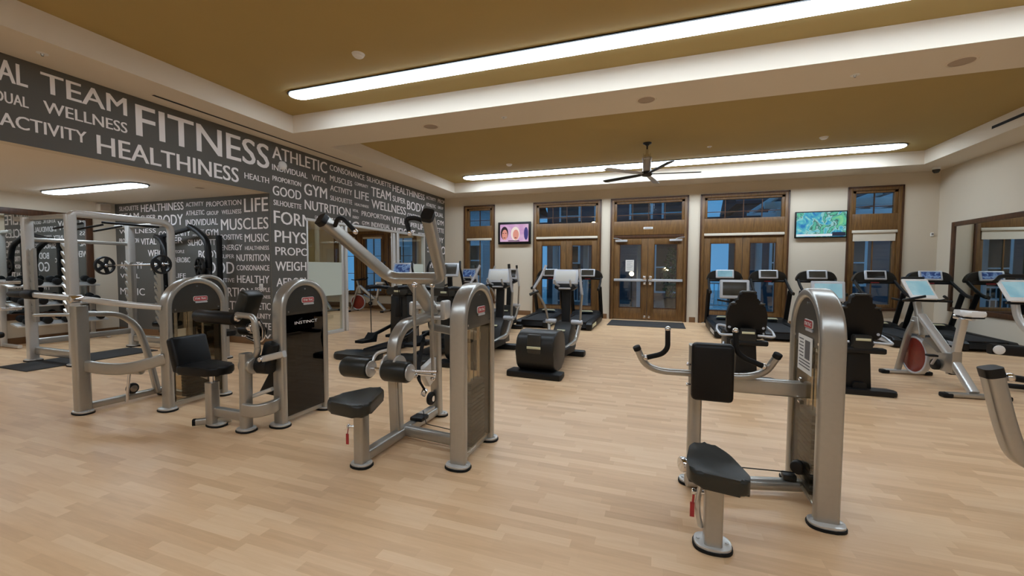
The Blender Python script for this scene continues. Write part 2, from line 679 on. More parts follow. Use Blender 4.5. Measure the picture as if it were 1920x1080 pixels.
WORDS_LONG=[
('VITAL',2.279,2.817,3.566,3.805),
('TEAM',2.926,3.779,3.570,3.804),
('WELLNESS',2.939,3.775,3.333,3.474),
('FITNESS',3.876,6.006,3.340,3.781),
('INDIVIDUAL',2.250,2.815,3.332,3.453),
('ACTIVITY',2.576,3.333,3.071,3.220),
('HEALTHINESS',3.431,5.389,2.973,3.221),
('HEALTH',5.495,5.991,3.074,3.177),
('ATHLETIC',6.071,7.462,3.570,3.808),
('INDIVIDUAL',6.064,6.910,3.350,3.460),
('VITAL',7.025,7.441,3.348,3.466),
('PROPORTION',6.067,6.739,3.151,3.242),
('GOOD',6.065,6.740,2.879,3.061),
('GYM',6.816,7.451,3.009,3.247),
('SILHOUETTE',6.078,6.741,2.691,2.792),
('NUTRITION',6.822,8.192,2.710,2.907),
('FORM',6.076,7.001,2.342,2.590),
('GROUP',7.088,7.329,2.548,2.610),
('MUSIC',7.355,8.483,2.346,2.618),
('CONSONANCE',7.541,8.706,3.666,3.796),
('MUSCLES',7.544,8.259,3.437,3.561),
('ACTIVITY',7.548,8.255,3.220,3.346),
('SILHOUETTE',7.543,8.251,3.007,3.114),
('COMMUNITY',8.350,8.841,3.492,3.569),
('SILHOUETTE',8.790,9.801,3.677,3.801),
('LIFE',8.336,8.865,3.181,3.377),
('HEALTHINESS',8.341,8.853,3.003,3.067),
('TEAM',8.954,9.786,3.331,3.567),
('HEALTHINESS',9.870,11.536,3.607,3.788),
('SUPER',9.866,10.483,3.337,3.492),
('BODY',10.562,11.519,3.212,3.465),
('WELLNESS',8.963,10.503,3.026,3.249),
('ACTIVITY',11.629,12.229,3.679,3.777),
('PROPORTION',12.369,13.556,3.665,3.795),
('ATHLETIC',11.627,12.228,3.455,3.562),
('GROUP',12.367,12.731,3.473,3.560),
('INDIVIDUAL',11.612,12.730,3.204,3.344),
('CONSONANCE',10.578,11.497,2.968,3.107),
('PROPORTION',8.583,9.739,2.783,2.907),
('VITAL',9.809,10.465,2.730,2.923),
('VITAL',8.263,8.471,2.846,2.910),
('ENERGY',8.261,8.488,2.687,2.751),
('GYM',8.593,8.866,2.562,2.660),
('INDIVIDUAL',8.948,9.735,2.550,2.672),
('WEIGHT',9.805,10.977,2.354,2.631),
('SUPER',10.556,11.097,2.718,2.848),
('LIFE',11.141,11.573,2.683,2.851),
('SILHOUETTE',11.589,12.764,2.684,2.835),
('GYM',12.304,12.750,2.939,3.097),
('MUSIC',11.610,12.224,2.937,3.070),
('HEALTHINESS',11.154,11.555,2.517,2.588),
('TEAM',11.667,11.880,2.540,2.658),
('BODY',11.912,12.743,2.345,2.525),
('GYM',11.665,11.945,2.254,2.372),
('ENERGY',11.679,11.943,2.120,2.171),
('PEOPLE',11.678,11.942,2.002,2.053),
('GOOD',12.010,13.145,1.963,2.239),
('PEOPLE',11.839,12.738,1.512,1.684),
('PROPORTION',11.672,12.736,1.241,1.342),
('PHYSICAL',6.086,7.574,1.982,2.216),
('PROPORTION',6.095,7.666,1.738,1.896),
('WEIGHT',6.088,6.992,1.432,1.616),
('AEROBIC',6.104,6.970,1.129,1.291),
('INDIVIDUAL',6.098,7.051,0.887,1.025),
]
WORDS_RETURN=[
('LIFE',-7.623,-7.000,2.566,2.826),
('PROPORTION',-8.663,-7.690,2.714,2.815),
('ACTIVITY',-9.266,-8.741,2.740,2.828),
('ATHLETIC',-9.268,-8.722,2.561,2.657),
('GROUP',-8.660,-8.322,2.546,2.625),
('WELLNESS',-8.234,-7.695,2.548,2.632),
('INDIVIDUAL',-9.283,-8.345,2.349,2.477),
('MUSCLES',-8.264,-7.002,2.232,2.454),
('COMMUNITY',-10.136,-9.158,2.145,2.256),
('ENERGY',-9.076,-8.747,2.227,2.267),
('PEOPLE',-9.081,-8.751,2.129,2.168),
('GYM',-8.702,-8.343,2.137,2.264),
('POSITIVE',-8.281,-7.686,2.041,2.147),
('MUSIC',-7.627,-7.005,1.988,2.143),
('SILHOUETTE',-9.238,-8.345,1.940,2.063),
('ENERGY',-8.274,-7.693,1.833,1.945),
('HEALTHINESS',-7.624,-7.001,1.833,1.910),
('BODY',-8.930,-8.360,1.682,1.839),
('SUPER',-8.281,-7.918,1.675,1.754),
('NUTRITION',-7.859,-6.994,1.619,1.751),
('GOOD',-8.935,-7.926,1.368,1.605),
('CONSONANCE',-7.862,-7.000,1.437,1.542),
('HEALTHY',-7.858,-7.009,1.195,1.338),
('POSITIVE',-8.481,-7.933,1.199,1.280),
('PROPORTION',-8.878,-7.450,0.914,1.097),
('PEOPLE',-7.382,-6.997,1.030,1.111),
('WELLNESS',-7.369,-6.993,0.902,0.964),
('HEALTH',-8.639,-7.772,0.657,0.828),
('ATHLETIC',-7.700,-6.991,0.682,0.817),
('COMMUNITY',-7.692,-6.994,0.507,0.609),
('SILHOUETTE',-7.962,-6.987,0.300,0.430),
('BODY',-7.773,-6.993,0.044,0.215),
('SILHOUETTE',-11.438,-10.776,2.740,2.840),
('HEALTHINESS',-10.694,-9.334,2.687,2.848),
('TEAM',-11.449,-10.768,2.527,2.681),
('SUPER',-10.697,-10.211,2.502,2.618),
('BODY',-10.139,-9.360,2.374,2.599),
('WELLNESS',-11.469,-10.226,2.233,2.327),
('VITAL',-10.735,-10.221,1.980,2.115),
('SUPER',-10.127,-9.391,1.995,2.120),
('PROPORTION',-11.481,-10.797,2.027,2.129),
('WEIGHT',-10.513,-9.750,1.722,1.867),
('PEOPLE',-9.665,-9.353,1.789,1.853),
('AEROBIC',-9.665,-9.183,1.595,1.700),
('LIFE',-9.673,-9.327,1.268,1.364),
('ACTIVITY',-11.477,-10.700,1.455,1.607),
('VITAL',-11.491,-10.822,1.246,1.342),
('MUSIC',-11.513,-10.660,0.869,1.024),
]

# ------------------------------------------------------------------ room shell
XL, XR, YF, YB = -6.96, 6.25, 12.84, -4.0
ZS, ZC = 3.874, 4.18            # soffit underside, tray ceiling
T = 0.18

fl = MB()
fl.box2((-13.0, -4.3, -0.15), (6.6, 13.05, 0.0))
struct(fl.build('floor', M_FLOOR, smooth=0))

WIN = {
    'window_1': (-6.2, -5.13, 0.40, 3.56),
    'door_2': (-3.78, -1.69, 0.0, 3.56),
    'door_1': (-1.38, 0.73, 0.0, 3.56),
    'door_3': (1.07, 3.17, 0.0, 3.56),
    'window_2': (4.46, 5.55, 0.55, 3.56),
}
GWIN = {
    'window_3': (-11.65, -10.62, 0.55, 2.72),
    'window_4': (-10.42, -9.42, 0.55, 2.72),
    'window_5': (-9.22, -8.10, 0.55, 2.72),
}
m = cells(MB(), 'xz', YF, YF + T, (-12.6, XR + T, 0, 4.4), list(WIN.values()) + list(GWIN.values()))
struct(m.build('wall_front', M_CREAM, smooth=0))
m = MB().box2((XR, YB - T, 0), (XR + T, YF, 4.4))
struct(m.build('wall_right', M_CREAM, smooth=0))
m = MB().box2((XL - T, YB - T, 0), (XR, YB, 4.4))
struct(m.build('wall_back', M_CREAM, smooth=0))
OPEN_ALC = (-1.2, 6.006, -1, 2.9)
OPEN_GLASS = (6.86, 11.56, -1, 2.54)
m = cells(MB(), 'yz', XL - T, XL - 0.004, (YB, YF, 0, 4.4), [OPEN_ALC, OPEN_GLASS])
struct(m.build('wall_left', M_CREAM, smooth=0))
m = MB().box2((-12.4, 6.006, 0), (XL - T, 6.15, 3.2))
struct(m.build('wall_alcove_end', M_CREAM, smooth=0))
m = MB().box2((-11.78, -1.38, 0), (-11.6, 6.004, 3.2))
struct(m.build('wall_alcove_left', M_CREAM, smooth=0))
m = MB().box2((-11.6, -1.38, 0), (XL - T, -1.2, 3.2))
struct(m.build('wall_alcove_near', M_CREAM, smooth=0))
m = MB().box2((-12.6, 6.15, 0), (-12.42, YF, 3.2))
struct(m.build('wall_studio_left', M_OLIVE, smooth=0))
m = MB().box2((-11.78, -1.38, 2.9), (XL - T, 6.004, 3.1))
struct(m.build('ceiling_alcove', M_SOFFIT, smooth=0))
m = MB().box2((-12.6, 6.15, 2.95), (XL - T, YF, 3.1))
struct(m.build('ceiling_studio', M_SOFFIT, smooth=0))
TRAYS = [(-6.17, 5.54, -1.6, 5.82), (-6.15, 5.54, 6.69, 12.0)]
m = cells(MB(), 'xy', ZS, ZC, (XL, XR, YB, YF), TRAYS)
struct(m.build('trim_1', M_SOFFIT, smooth=0))
m = MB().box2((XL, YB, ZC), (XR, YF, ZC + 0.15))
struct(m.build('ceiling', M_TAN, smooth=0))

# baseboards
m = MB()
xs = [XL] + [v for k in ('door_2', 'door_1', 'door_3') for v in WIN[k][:2]] + [XR]
for a, b in zip(xs[::2], xs[1::2]):
    m.box2((a + (0.09 if a > XL else 0), YF - 0.018, 0), (b - (0.09 if b < XR else 0), YF, 0.15), 0.004)
struct(m.build('baseboard_front', M_BASE))
struct(MB().box2((XR - 0.018, YB, 0), (XR, YF - 0.02, 0.15), 0.004).build('baseboard_right', M_BASE))
m = MB().box2((-11.58, 5.982, 0), (-6.965, 6.0, 0.13), 0.004)
struct(m.build('baseboard_alcove', M_BASE))
struct(MB().box2((-11.6, -1.2, 0), (-11.582, 5.98, 0.13), 0.004).build('baseboard_alcove_left', M_BASE))
m = MB().box2((-12.4, YF - 0.018, 0), (XL - T, YF, 0.2), 0.004)
struct(m.build('baseboard_studio', M_BASE))


def opening(name, rect, leaves, transom, cols, shade=None, sill=True, panic=False, rows=1, frame=M_BROWN):
    """a wood framed window or pair of french doors in the front wall"""
    x0, x1, z0, z1 = rect
    yi = YF - 0.03
    yo = YF + 0.12
    fr = MB()
    c = 0.085
    fr.box2((x0 - 0.0, yi, z0), (x0 + c, yo, z1), 0.006)
    fr.box2((x1 - c, yi, z0), (x1, yo, z1), 0.006)
    fr.box2((x0 + c, yi, z1 - c), (x1 - c, yo, z1), 0.006)
    # thin dark outer edge bead
    bead = MB()
    bead.box2((x0 - 0.02, yi - 0.012, z0), (x0 + 0.02, yi + 0.03, z1 + 0.02), 0.004)
    bead.box2((x1 - 0.02, yi - 0.012, z0), (x1 + 0.02, yi + 0.03, z1 + 0.02), 0.004)
    bead.box2((x0 - 0.02, yi - 0.012, z1 - 0.02), (x1 + 0.02, yi + 0.03, z1 + 0.02), 0.004)
    root = struct(fr.build(name, M_BROWN))
    root_bead = bead.build('edge_bead', M_BROWN_D, root)
    b = MB()
    if transom:
        b.box2((x0 + c, yi + 0.006, 2.50), (x1 - c, yo, 2.90), 0.006)
        b.box2((x0 + c, yi + 0.03, 2.90), (x0 + c + 0.075, yo - 0.02, z1 - c), 0.004)
        b.box2((x1 - c - 0.075, yi + 0.03, 2.90), (x1 - c, yo - 0.02, z1 - c), 0.004)
        b.box2((x0 + c, yi + 0.03, z1 - c - 0.06), (x1 - c, yo - 0.02, z1 - c), 0.004)
        b.build('transom_rail', frame, root)
        g = MB().box2((x0 + c + 0.075, YF + 0.05, 2.90), (x1 - c - 0.075, YF + 0.056, z1 - c - 0.06))
        g.build('transom_pane', M_GLASS, root)
        mt = MB()
        w = x1 - x0 - 2 * c - 0.15
        for k in range(1, cols):
            xx = x0 + c + 0.075 + w * k / cols
            mt.box2((xx - 0.009, YF + 0.03, 2.90), (xx + 0.009, YF + 0.075, z1 - c - 0.06))
        zz = 2.90 + (z1 - c - 0.06 - 2.90) * 0.36
        mt.box2((x0 + c + 0.075, YF + 0.034, zz - 0.008), (x1 - c - 0.075, YF + 0.07, zz + 0.008))
        mt.build('muntin', M_BROWN_D, root)
    top = 2.50 if transom else z1 - c
    if leaves == 'fixed':
        s = 0.075
        f2 = MB()
        f2.box2((x0 + c, yi + 0.03, z0), (x0 + c + s, yo - 0.01, top), 0.005)
        f2.box2((x1 - c - s, yi + 0.03, z0), (x1 - c, yo - 0.01, top), 0.005)
        f2.box2((x0 + c + s, yi + 0.03, top - 0.06), (x1 - c - s, yo - 0.01, top), 0.005)
        f2.box2((x0 + c + s, yi + 0.03, z0), (x1 - c - s, yo - 0.01, z0 + 0.1), 0.005)
        f2.build('sash', frame, root)
        MB().box2((x0 + c + s, YF + 0.05, z0 + 0.1), (x1 - c - s, YF + 0.056, top - 0.06)).build('pane', M_GLASS, root)
        mt = MB()
        xm = (x0 + x1) / 2
        mt.box2((xm - 0.012, YF + 0.035, z0 + 0.1), (xm + 0.012, YF + 0.07, top - 0.06))
        for k in range(1, rows):
            zz = z0 + 0.1 + (top - z0 - 0.16) * k / rows
            mt.box2((x0 + c + s, YF + 0.036, zz - 0.009), (x1 - c - s, YF + 0.068, zz + 0.009))
        mt.build('muntin', M_BROWN, root)
        if sill:
            MB().box2((x0 - 0.05, yi - 0.05, z0 - 0.05), (x1 + 0.05, YF + 0.02, z0 + 0.02), 0.008).build('sill', M_BROWN_D, root)
    else:
        xm = (x0 + x1) / 2
        for s, (a, b_) in enumerate(((x0 + c, xm - 0.004), (xm + 0.004, x1 - c))):
            st = 0.17
            lf = MB()
            y0, y1 = YF + 0.01, YF + 0.055
            lf.box2((a, y0, 0.015), (a + st, y1, top - 0.09), 0.004)
            lf.box2((b_ - st, y0, 0.015), (b_, y1, top - 0.09), 0.004)
            lf.box2((a + st, y0, top - 0.27), (b_ - st, y1, top - 0.09), 0.004)
            lf.box2((a + st, y0, 0.015), (b_ - st, y1, 0.36), 0.004)
            leaf = lf.build('door_leaf', frame, root)
            MB().box2((a + st, YF + 0.028, 0.36), (b_ - st, YF + 0.034, top - 0.27)).build('door_glass', M_GLASS, leaf)
            bd = MB()
            for q in ((a + st, a + st + 0.018), (b_ - st - 0.018, b_ - st)):
                bd.box2((q[0], y0 - 0.008, 0.36), (q[1], y1, top - 0.27))
            bd.box2((a + st, y0 - 0.008, 0.36), (b_ - st, y1, 0.378))
            bd.box2((a + st, y0 - 0.008, top - 0.288), (b_ - st, y1, top - 0.27))
            bd.build('glazing_bead', M_BROWN_D, leaf)
            inner = b_ if s == 0 else a
            sg = -1 if s == 0 else 1
            if panic:
                pb = MB()
                pb.box2((a + 0.02, y0 - 0.075, 1.14), (b_ - 0.02, y0 - 0.02, 1.215), 0.012)
                pb.box2((a + 0.03, y0 - 0.03, 1.15), (a + 0.09, y0, 1.205), 0.004)
                pb.box2((b_ - 0.09, y0 - 0.03, 1.15), (b_ - 0.03, y0, 1.205), 0.004)
                bar = pb.build('push_bar', M_SILVERP, leaf)
                h = MB()
                h.box2((inner + sg * 0.03, y0 - 0.085, 1.19), (inner + sg * 0.125, y0 - 0.005, 1.31), 0.012)
                h.box2((inner + sg * 0.035, y0 - 0.05, 1.04), (inner + sg * 0.115, y0 - 0.005, 1.12), 0.012)
                h.build('latch_box', M_CHROME, leaf)
                k = MB().cyl((inner + sg * 0.06, y0 - 0.04, 0.10), (inner + sg * 0.06, y0, 0.10), 0.035, bev=0.008)
                k.build('floor_bolt', M_CHROME, leaf)
                cl = MB()
                cx = a + 0.22 if s == 0 else b_ - 0.22
                cl.box2((cx - 0.17, y0 - 0.07, top - 0.20), (cx + 0.17, y0, top - 0.14), 0.01)
                cl.tube([(cx, y0 - 0.05, top - 0.13), (cx + sg * -0.0 + 0.12 * sg, y0 - 0.14, top - 0.10), (cx + 0.25 * sg, y0 - 0.02, top - 0.085)], 0.016)
                cl.build('door_closer', M_SILVERP, leaf)
            else:
                k = MB().cyl((inner + sg * 0.07, y0 - 0.05, 1.0), (inner + sg * 0.07, y0, 1.0), 0.025, bev=0.006)
                k.tube([(inner + sg * 0.07, y0 - 0.045, 1.0), (inner + sg * 0.19, y0 - 0.045, 1.0)], 0.018)
                k.build('door_handle', M_CHROME, leaf)
        fr2 = MB()
        fr2.box2((x0 + c, yi + 0.02, top - 0.09), (x1 - c, yo, top), 0.004)
        fr2.build('head_rail', M_BROWN_D, root)
    if shade:
        sm = MB()
        zt = top - (0.0 if not panic else 0)
        sm.box2((x0 + c, yi - 0.02, zt - 0.075), (x1 - c, yi + 0.045, zt - 0.005), 0.012)
        cas = sm.build('shade_cassette', M_BEIGE, root)
        if shade > 0.01:
            MB().box2((x0 + c + 0.03, yi + 0.012, zt - 0.075 - shade), (x1 - c - 0.03, yi + 0.018, zt - 0.07)).build('shade_fabric', M_BEIGE, cas)
    return root


opening('window_1', WIN['window_1'], 'fixed', True, 2, shade=0.005)
opening('door_2', WIN['door_2'], 'leaves', True, 4, shade=0.005)
d1 = opening('door_1', WIN['door_1'], 'leaves', True, 4, panic=True)
opening('door_3', WIN['door_3'], 'leaves', True, 4, shade=0.005)
opening('window_2', WIN['window_2'], 'fixed', True, 2, shade=0.2)
for n_, r_ in GWIN.items():
    opening(n_, r_, 'fixed', False, 2, shade=0.005, rows=3)
# brown surround that ties the studio windows together
m = MB()
m.box2((-11.72, YF - 0.04, 2.72), (-8.02, YF + 0.0, 2.84), 0.005)
for a in (-10.62, -9.42):
    m.box2((a + 0.01, YF - 0.04, 0.5), (a + 0.19, YF, 2.72), 0.005)
struct(m.build('trim_2', M_BROWN))

# ------------------------------------------------------------------ word murals
m = cells(MB(), 'yz', XL - 0.004, XL, (-1.2, YF, 0, ZS), [(-1.3, 6.006, -1, 2.9), OPEN_GLASS])
mural = tag(m.build('word_mural', M_MURAL, smooth=0), 'grey mural of white fitness words along the left wall above alcove and glass partition', 'mural')
lt = MB()
for txt, y0, y1, z0, z1 in WORDS_LONG:
    clips = [((XL, YF - 0.005, 0), (0, 1, 0)), ((XL, 0, ZS), (0, 0, 1))]
    if y0 > 6.0:
        if y0 < 6.7 and z1 < 2.62:
            clips.append(((XL, 6.855, 0), (0, 1, 0)))
        elif z0 > 2.30 and y1 > 6.86 and y0 < 11.5:
            clips.append(((XL, 0, 2.545), (0, 0, -1)))
    write_bold(lt, txt, (XL + 0.003, y0, z0), (0, 1, 0), (0, 0, 1), y1 - y0, z1 - z0, clips, (1, 0, 0))
lt.build('white_lettering', M_LETTER, mural, smooth=0)
m = MB().box2((-11.598, 5.9995, 0.001), (XL - 0.006, 6.003, 2.899))
mural2 = tag(m.build('word_mural', M_MURAL, smooth=0), 'grey mural of white fitness words on the alcove end wall behind the weight rack', 'mural')
lt = MB()
for txt, x0, x1, z0, z1 in WORDS_RETURN:
    write_bold(lt, txt, (x0, 5.996, z0), (1, 0, 0), (0, 0, 1), x1 - x0, z1 - z0, [((XL, 0, 0), (1, 0, 0)), ((0, 0, 0.13), (0, 0, -1))], (0, -1, 0))
lt.build('white_lettering', M_LETTER, mural2, smooth=0)

# ------------------------------------------------------------------ glass partition
root = thing('glass_partition', 'white framed glass partition with frosted band set into the mural wall', 'glass partition', (XL - 0.06, 6.86, 0), world=True)
f = MB()
ya, yb, zt = OPEN_GLASS[0], OPEN_GLASS[1], OPEN_GLASS[3]
xf0, xf1 = XL - 0.11, XL - 0.006
f.box2((xf0, ya, zt - 0.06), (xf1, yb, zt), 0.004)
f.box2((xf0, ya, 0), (xf1, ya + 0.05, zt - 0.06), 0.004)
f.box2((xf0, yb - 0.06, 0), (xf1, yb, zt - 0.06), 0.004)
f.build('frame', M_ALU, root, True)
for a, b in ((7.92, 8.09), (9.93, 10.18)):
    MB().box2((xf0, a, 0), (xf0 + 0.07, (a + b) / 2 - 0.01, zt - 0.06), 0.004).box2((xf1 - 0.055, (a + b) / 2 + 0.01, 0), (xf1, b, zt - 0.06), 0.004).build('upright', M_ALU, root, True)
MB().box2((xf0, ya + 0.05, 0), (xf1, 7.92, 0.07), 0.004).build('bottom_rail', M_ALU, root, True)
MB().box2((xf0, 10.18, 0), (xf1, yb - 0.06, 0.07), 0.004).build('bottom_rail', M_ALU, root, True)
for a, b in ((ya + 0.05, 7.92), (10.18, yb - 0.06)):
    p = MB().box2((XL - 0.055, a, 0.07), (XL - 0.047, b, zt - 0.06)).build('pane', M_GLASSW, root, True)
    MB().box2((XL - 0.046, a, 0.87), (XL - 0.043, b, 1.62)).build('frosted_band', M_FROST, p, True)
h = MB().tube([(XL + 0.0, 8.04, 0.55), (XL + 0.05, 8.04, 0.56), (XL + 0.05, 8.04, 0.98), (XL + 0.0, 8.04, 0.99)], 0.022, fil=0.03)
h.build('pull_handle', M_CHROME, root, True)

# ------------------------------------------------------------------ mirrors
def wall_mirror(label, x, sgn, y0, y1, z0, z1, w=0.1):
    r = thing('wall_mirror', label, 'mirror', (x, (y0 + y1) / 2, z0), world=True)
    f = MB()
    xa, xb = sorted((x, x + sgn * 0.035))
    f.box2((xa, y0, z0), (xb, y0 + w, z1), 0.006)
    f.box2((xa, y1 - w, z0), (xb, y1, z1), 0.006)
    f.box2((xa, y0 + w, z0), (xb, y1 - w, z0 + w), 0.006)
    f.box2((xa, y0 + w, z1 - w), (xb, y1 - w, z1), 0.006)
    f.build('frame', M_BROWN_D, r, True)
    xa, xb = sorted((x + sgn * 0.002, x + sgn * 0.012))
    MB().box2((xa, y0 + w, z0 + w), (xb, y1 - w, z1 - w)).build('mirror_glass', M_MIRROR, r, True)
    return r


wall_mirror('wide brown framed wall mirror on the right wall reflecting a window', XR, -1, 4.2, 12.29, 0.58, 2.59)
wall_mirror('brown framed gym mirror on the alcove wall behind the weight rack', -11.6, 1, -0.8, 5.58, 0.47, 2.60, 0.12)

# ------------------------------------------------------------------ ceiling lights
def strip(x0, x1, y0, y1, z, label, group=None):
    r = (y1 - y0) / 2
    cx0, cx1, cy = x0 + r, x1 - r, (y0 + y1) / 2

    def outline(g):
        pts = [(cx1 + (r + g) * math.cos(a), cy + (r + g) * math.sin(a)) for a in [(-90 + 15 * k) * PI / 180 for k in range(13)]]
        pts += [(cx0 + (r + g) * math.cos(a), cy + (r + g) * math.sin(a)) for a in [(90 + 15 * k) * PI / 180 for k in range(13)]]
        return pts
    rt = thing('linear_ceiling_light', label, 'ceiling light', ((x0 + x1) / 2, cy, z), world=True)
    MB().prism(outline(0.02), 'xy', z - 0.018, z, 0.004).build('trim_ring', M_DGREY, rt, True)
    MB().prism(outline(-0.005), 'xy', z - 0.035, z - 0.0185, 0.008).build('diffuser', M_STRIP, rt, True)
    return rt


strip(-5.46, 4.95, 5.00, 5.28, ZC, 'long linear ceiling light in the nearer tray, above the strength machines')
strip(-5.52, 4.93, 11.13, 11.62, ZC, 'long linear ceiling light in the farther tray, behind the ceiling fan')
strip(-5.46, 4.95, -0.9, -0.6, ZC, 'added unseen fill light on the near side of the nearer ceiling tray')  # strip out of view, added as fill from behind the camera
strip(-10.95, -8.2, 4.50, 4.78, 2.9, 'short linear ceiling light in the alcove above the weight rack')
strip(-10.95, -8.2, 1.2, 1.48, 2.9, 'added unseen linear light in the near part of the alcove')  # second alcove strip, out of view, added for more light
strip(-11.2, -8.2, 8.6, 8.85, 2.95, 'linear ceiling light inside the studio behind the glass partition')


def downlight_like(name, label, cat, x, y, z, r, depth, mat, group=None):
    b = MB().lathe([(0, -depth), (r * 0.8, -depth), (r, -depth * 0.5), (r * 1.05, 0), (0, 0)], (x, y, z), None, 24)
    o = b.build(name, mat)
    tag(o, label, cat, group)
    return o


M_SPK = paint('speaker_grille', (176, 158, 140), 0.8, var=0.05, scale=200)
for (x, y, lb) in ((-3.66, 6.28, 'round ceiling speaker at the left end of the ceiling beam'), (-0.22, 6.27, 'round ceiling speaker in the middle of the ceiling beam'), (3.19, 6.28, 'round ceiling speaker at the right end of the ceiling beam')):
    r = thing('ceiling_speaker', lb, 'speaker', (x, y, ZS))
    MB().lathe([(0.115, -0.008), (0.13, -0.01), (0.14, 0), (0.115, 0)], (0, 0, 0), None, 28).build('rim', M_SOFFIT, r)
    MB().lathe([(0, -0.006), (0.114, -0.006), (0.114, 0), (0, 0)], (0, 0, 0), None, 28).build('grille', M_SPK, r)
for (x, y, lb) in ((-3.62, 4.44, 'white smoke detector on the nearer tan ceiling above the lat machine'), (-3.70, 10.27, 'white smoke detector on the farther tan ceiling left of the fan'), (3.08, 10.18, 'white smoke detector on the farther tan ceiling far right of the fan')):
    r = thing('smoke_detector', lb, 'smoke detector', (x, y, ZC))
    MB().lathe([(0, -0.02), (0.07, -0.02), (0.08, 0), (0, 0)], (0, 0, 0), None, 24).build('base', M_WHITE, r)
    MB().lathe([(0, -0.045), (0.045, -0.043), (0.062, -0.03), (0.064, -0.02), (0, -0.02)], (0, 0, 0), None, 24).build('sensor_cap', M_WHITE, r)
for (x, y, z, lb) in ((0.98, 10.18, ZC, 'small white sprinkler disc on the tan ceiling just right of the fan'), (-2.35, 6.27, ZS, 'tiny sprinkler on the ceiling beam between two speakers'), (2.2, 6.3, ZS, 'small sprinkler on the ceiling beam left of the right speaker'), (-6.55, 2.78, ZS, 'small sprinkler on the left soffit above the word TEAM')):
    r = thing('ceiling_sprinkler', lb, 'sprinkler', (x, y, z))
    MB().lathe([(0, -0.006), (0.045, -0.006), (0.05, 0), (0, 0)], (0, 0, 0), None, 20).build('escutcheon', M_WHITE, r)
    MB().cyl((0, 0, -0.028), (0, 0, -0.006), 0.012, 0.018).build('head', M_CHROME, r)
for (y0, y1) in ((3.9, 8.25),):
    r = thing('slot_vent', 'long black slot vent in the soffit beside the word mural', 'vent', (-6.65, (y0 + y1) / 2, ZS), world=True)
    MB().box2((-6.69, y0, ZS - 0.004), (-6.61, y1, ZS + 0.0), 0).build('flange', M_SOFFIT, r, True)
    MB().box2((-6.675, y0 + 0.02, ZS - 0.006), (-6.625, y1 - 0.02, ZS - 0.004), 0).build('slot', M_VENTD, r, True)
r = thing('slot_vent', 'black slot vent in the right side of the farther ceiling tray', 'vent', (5.54, 8.6, 4.05), world=True)
MB().box2((5.536, 7.2, 4.005), (5.54, 10.0, 4.085)).build('flange', M_SOFFIT, r, True)
MB().box2((5.533, 7.22, 4.02), (5.536, 9.98, 4.07)).build('slot', M_VENTD, r, True)
r = thing('ceiling_downlight', 'round recessed downlight in the alcove ceiling near the mural edge', 'downlight', (-7.69, 5.22, 2.9))
MB().lathe([(0.075, -0.006), (0.1, -0.008), (0.105, 0), (0.075, 0)], (0, 0, 0), None, 24).build('rim', M_SOFFIT, r)
MB().lathe([(0, -0.003), (0.074, -0.003), (0.074, 0), (0, 0)], (0, 0, 0), None, 24).build('lens', M_SPK, r)

# ------------------------------------------------------------------ ceiling fan
r = thing('ceiling_fan', 'silver ceiling fan with dark edged blades hanging from the farther tray', 'ceiling fan', (-0.295, 9.47, ZC))
MB().lathe([(0, 0), (0.09, 0), (0.085, -0.02), (0.04, -0.045), (0.03, -0.06), (0, -0.06)]).build('canopy', M_DGREY, r)
MB().cyl((0, 0, -0.16), (0, 0, -0.05), 0.016).build('downrod', M_DGREY, r)
MB().lathe([(0, -0.14), (0.028, -0.14), (0.032, -0.24), (0.062, -0.25), (0.066, -0.31), (0, -0.31)]).build('neck', M_CHROME, r)
MB().lathe([(0, -0.31), (0.095, -0.31), (0.1, -0.325), (0.1, -0.345), (0.088, -0.355), (0.085, -0.60), (0, -0.60)], seg=28).build('motor_housing', M_SILVERP, r)
b = MB()
for k in range(4):
    a = PI / 4 + k * PI / 2
    b.tube([(0.1 * math.cos(a), 0.1 * math.sin(a), -0.23), (0.1 * math.cos(a), 0.1 * math.sin(a), -0.62)], 0.014)
b.build('cage_rod', M_CHROME, r)
MB().lathe([(0, -0.70), (0.09, -0.695), (0.118, -0.665), (0.118, -0.62), (0.09, -0.60), (0, -0.60)], seg=28).build('hub', M_DGREY, r)
for k in range(5):
    a = math.radians(8 + 72 * k)
    bl = MB().prism([(0.1, -0.035), (0.3, -0.06), (1.04, -0.075), (1.08, -0.05), (1.08, 0.05), (1.04, 0.075), (0.3, 0.06), (0.1, 0.035)], 'xy', -0.008, 0.008, 0.003)
    bl.xf(Matrix.Translation((0, 0, -0.655)) @ Matrix.Rotation(a, 4, 'Z') @ Matrix.Rotation(math.radians(9), 4, 'X'))
    bl.build('blade', M_SILVERP if k % 2 else M_DGREY, r)

# ------------------------------------------------------------------ televisions
def tv(label, x0, x1, z0, z1, scr, bz=0.03):
    r = thing('television', label, 'television', ((x0 + x1) / 2, YF, (z0 + z1) / 2))
    w, h = x1 - x0, z1 - z0
    MB().box2((-w * 0.25, -0.04, -h * 0.25), (w * 0.25, 0, h * 0.25), 0.01).build('wall_mount', M_BLACK, r)
    MB().box2((-w / 2, -0.09, -h / 2), (w / 2, -0.04, h / 2), 0.012).build('housing', M_BLACK, r)
    s = MB().box2((-w / 2 + bz, -0.092, -h / 2 + bz * 1.1), (w / 2 - bz, -0.0895, h / 2 - bz)).build('screen', scr, r)
    return r, s, w, h


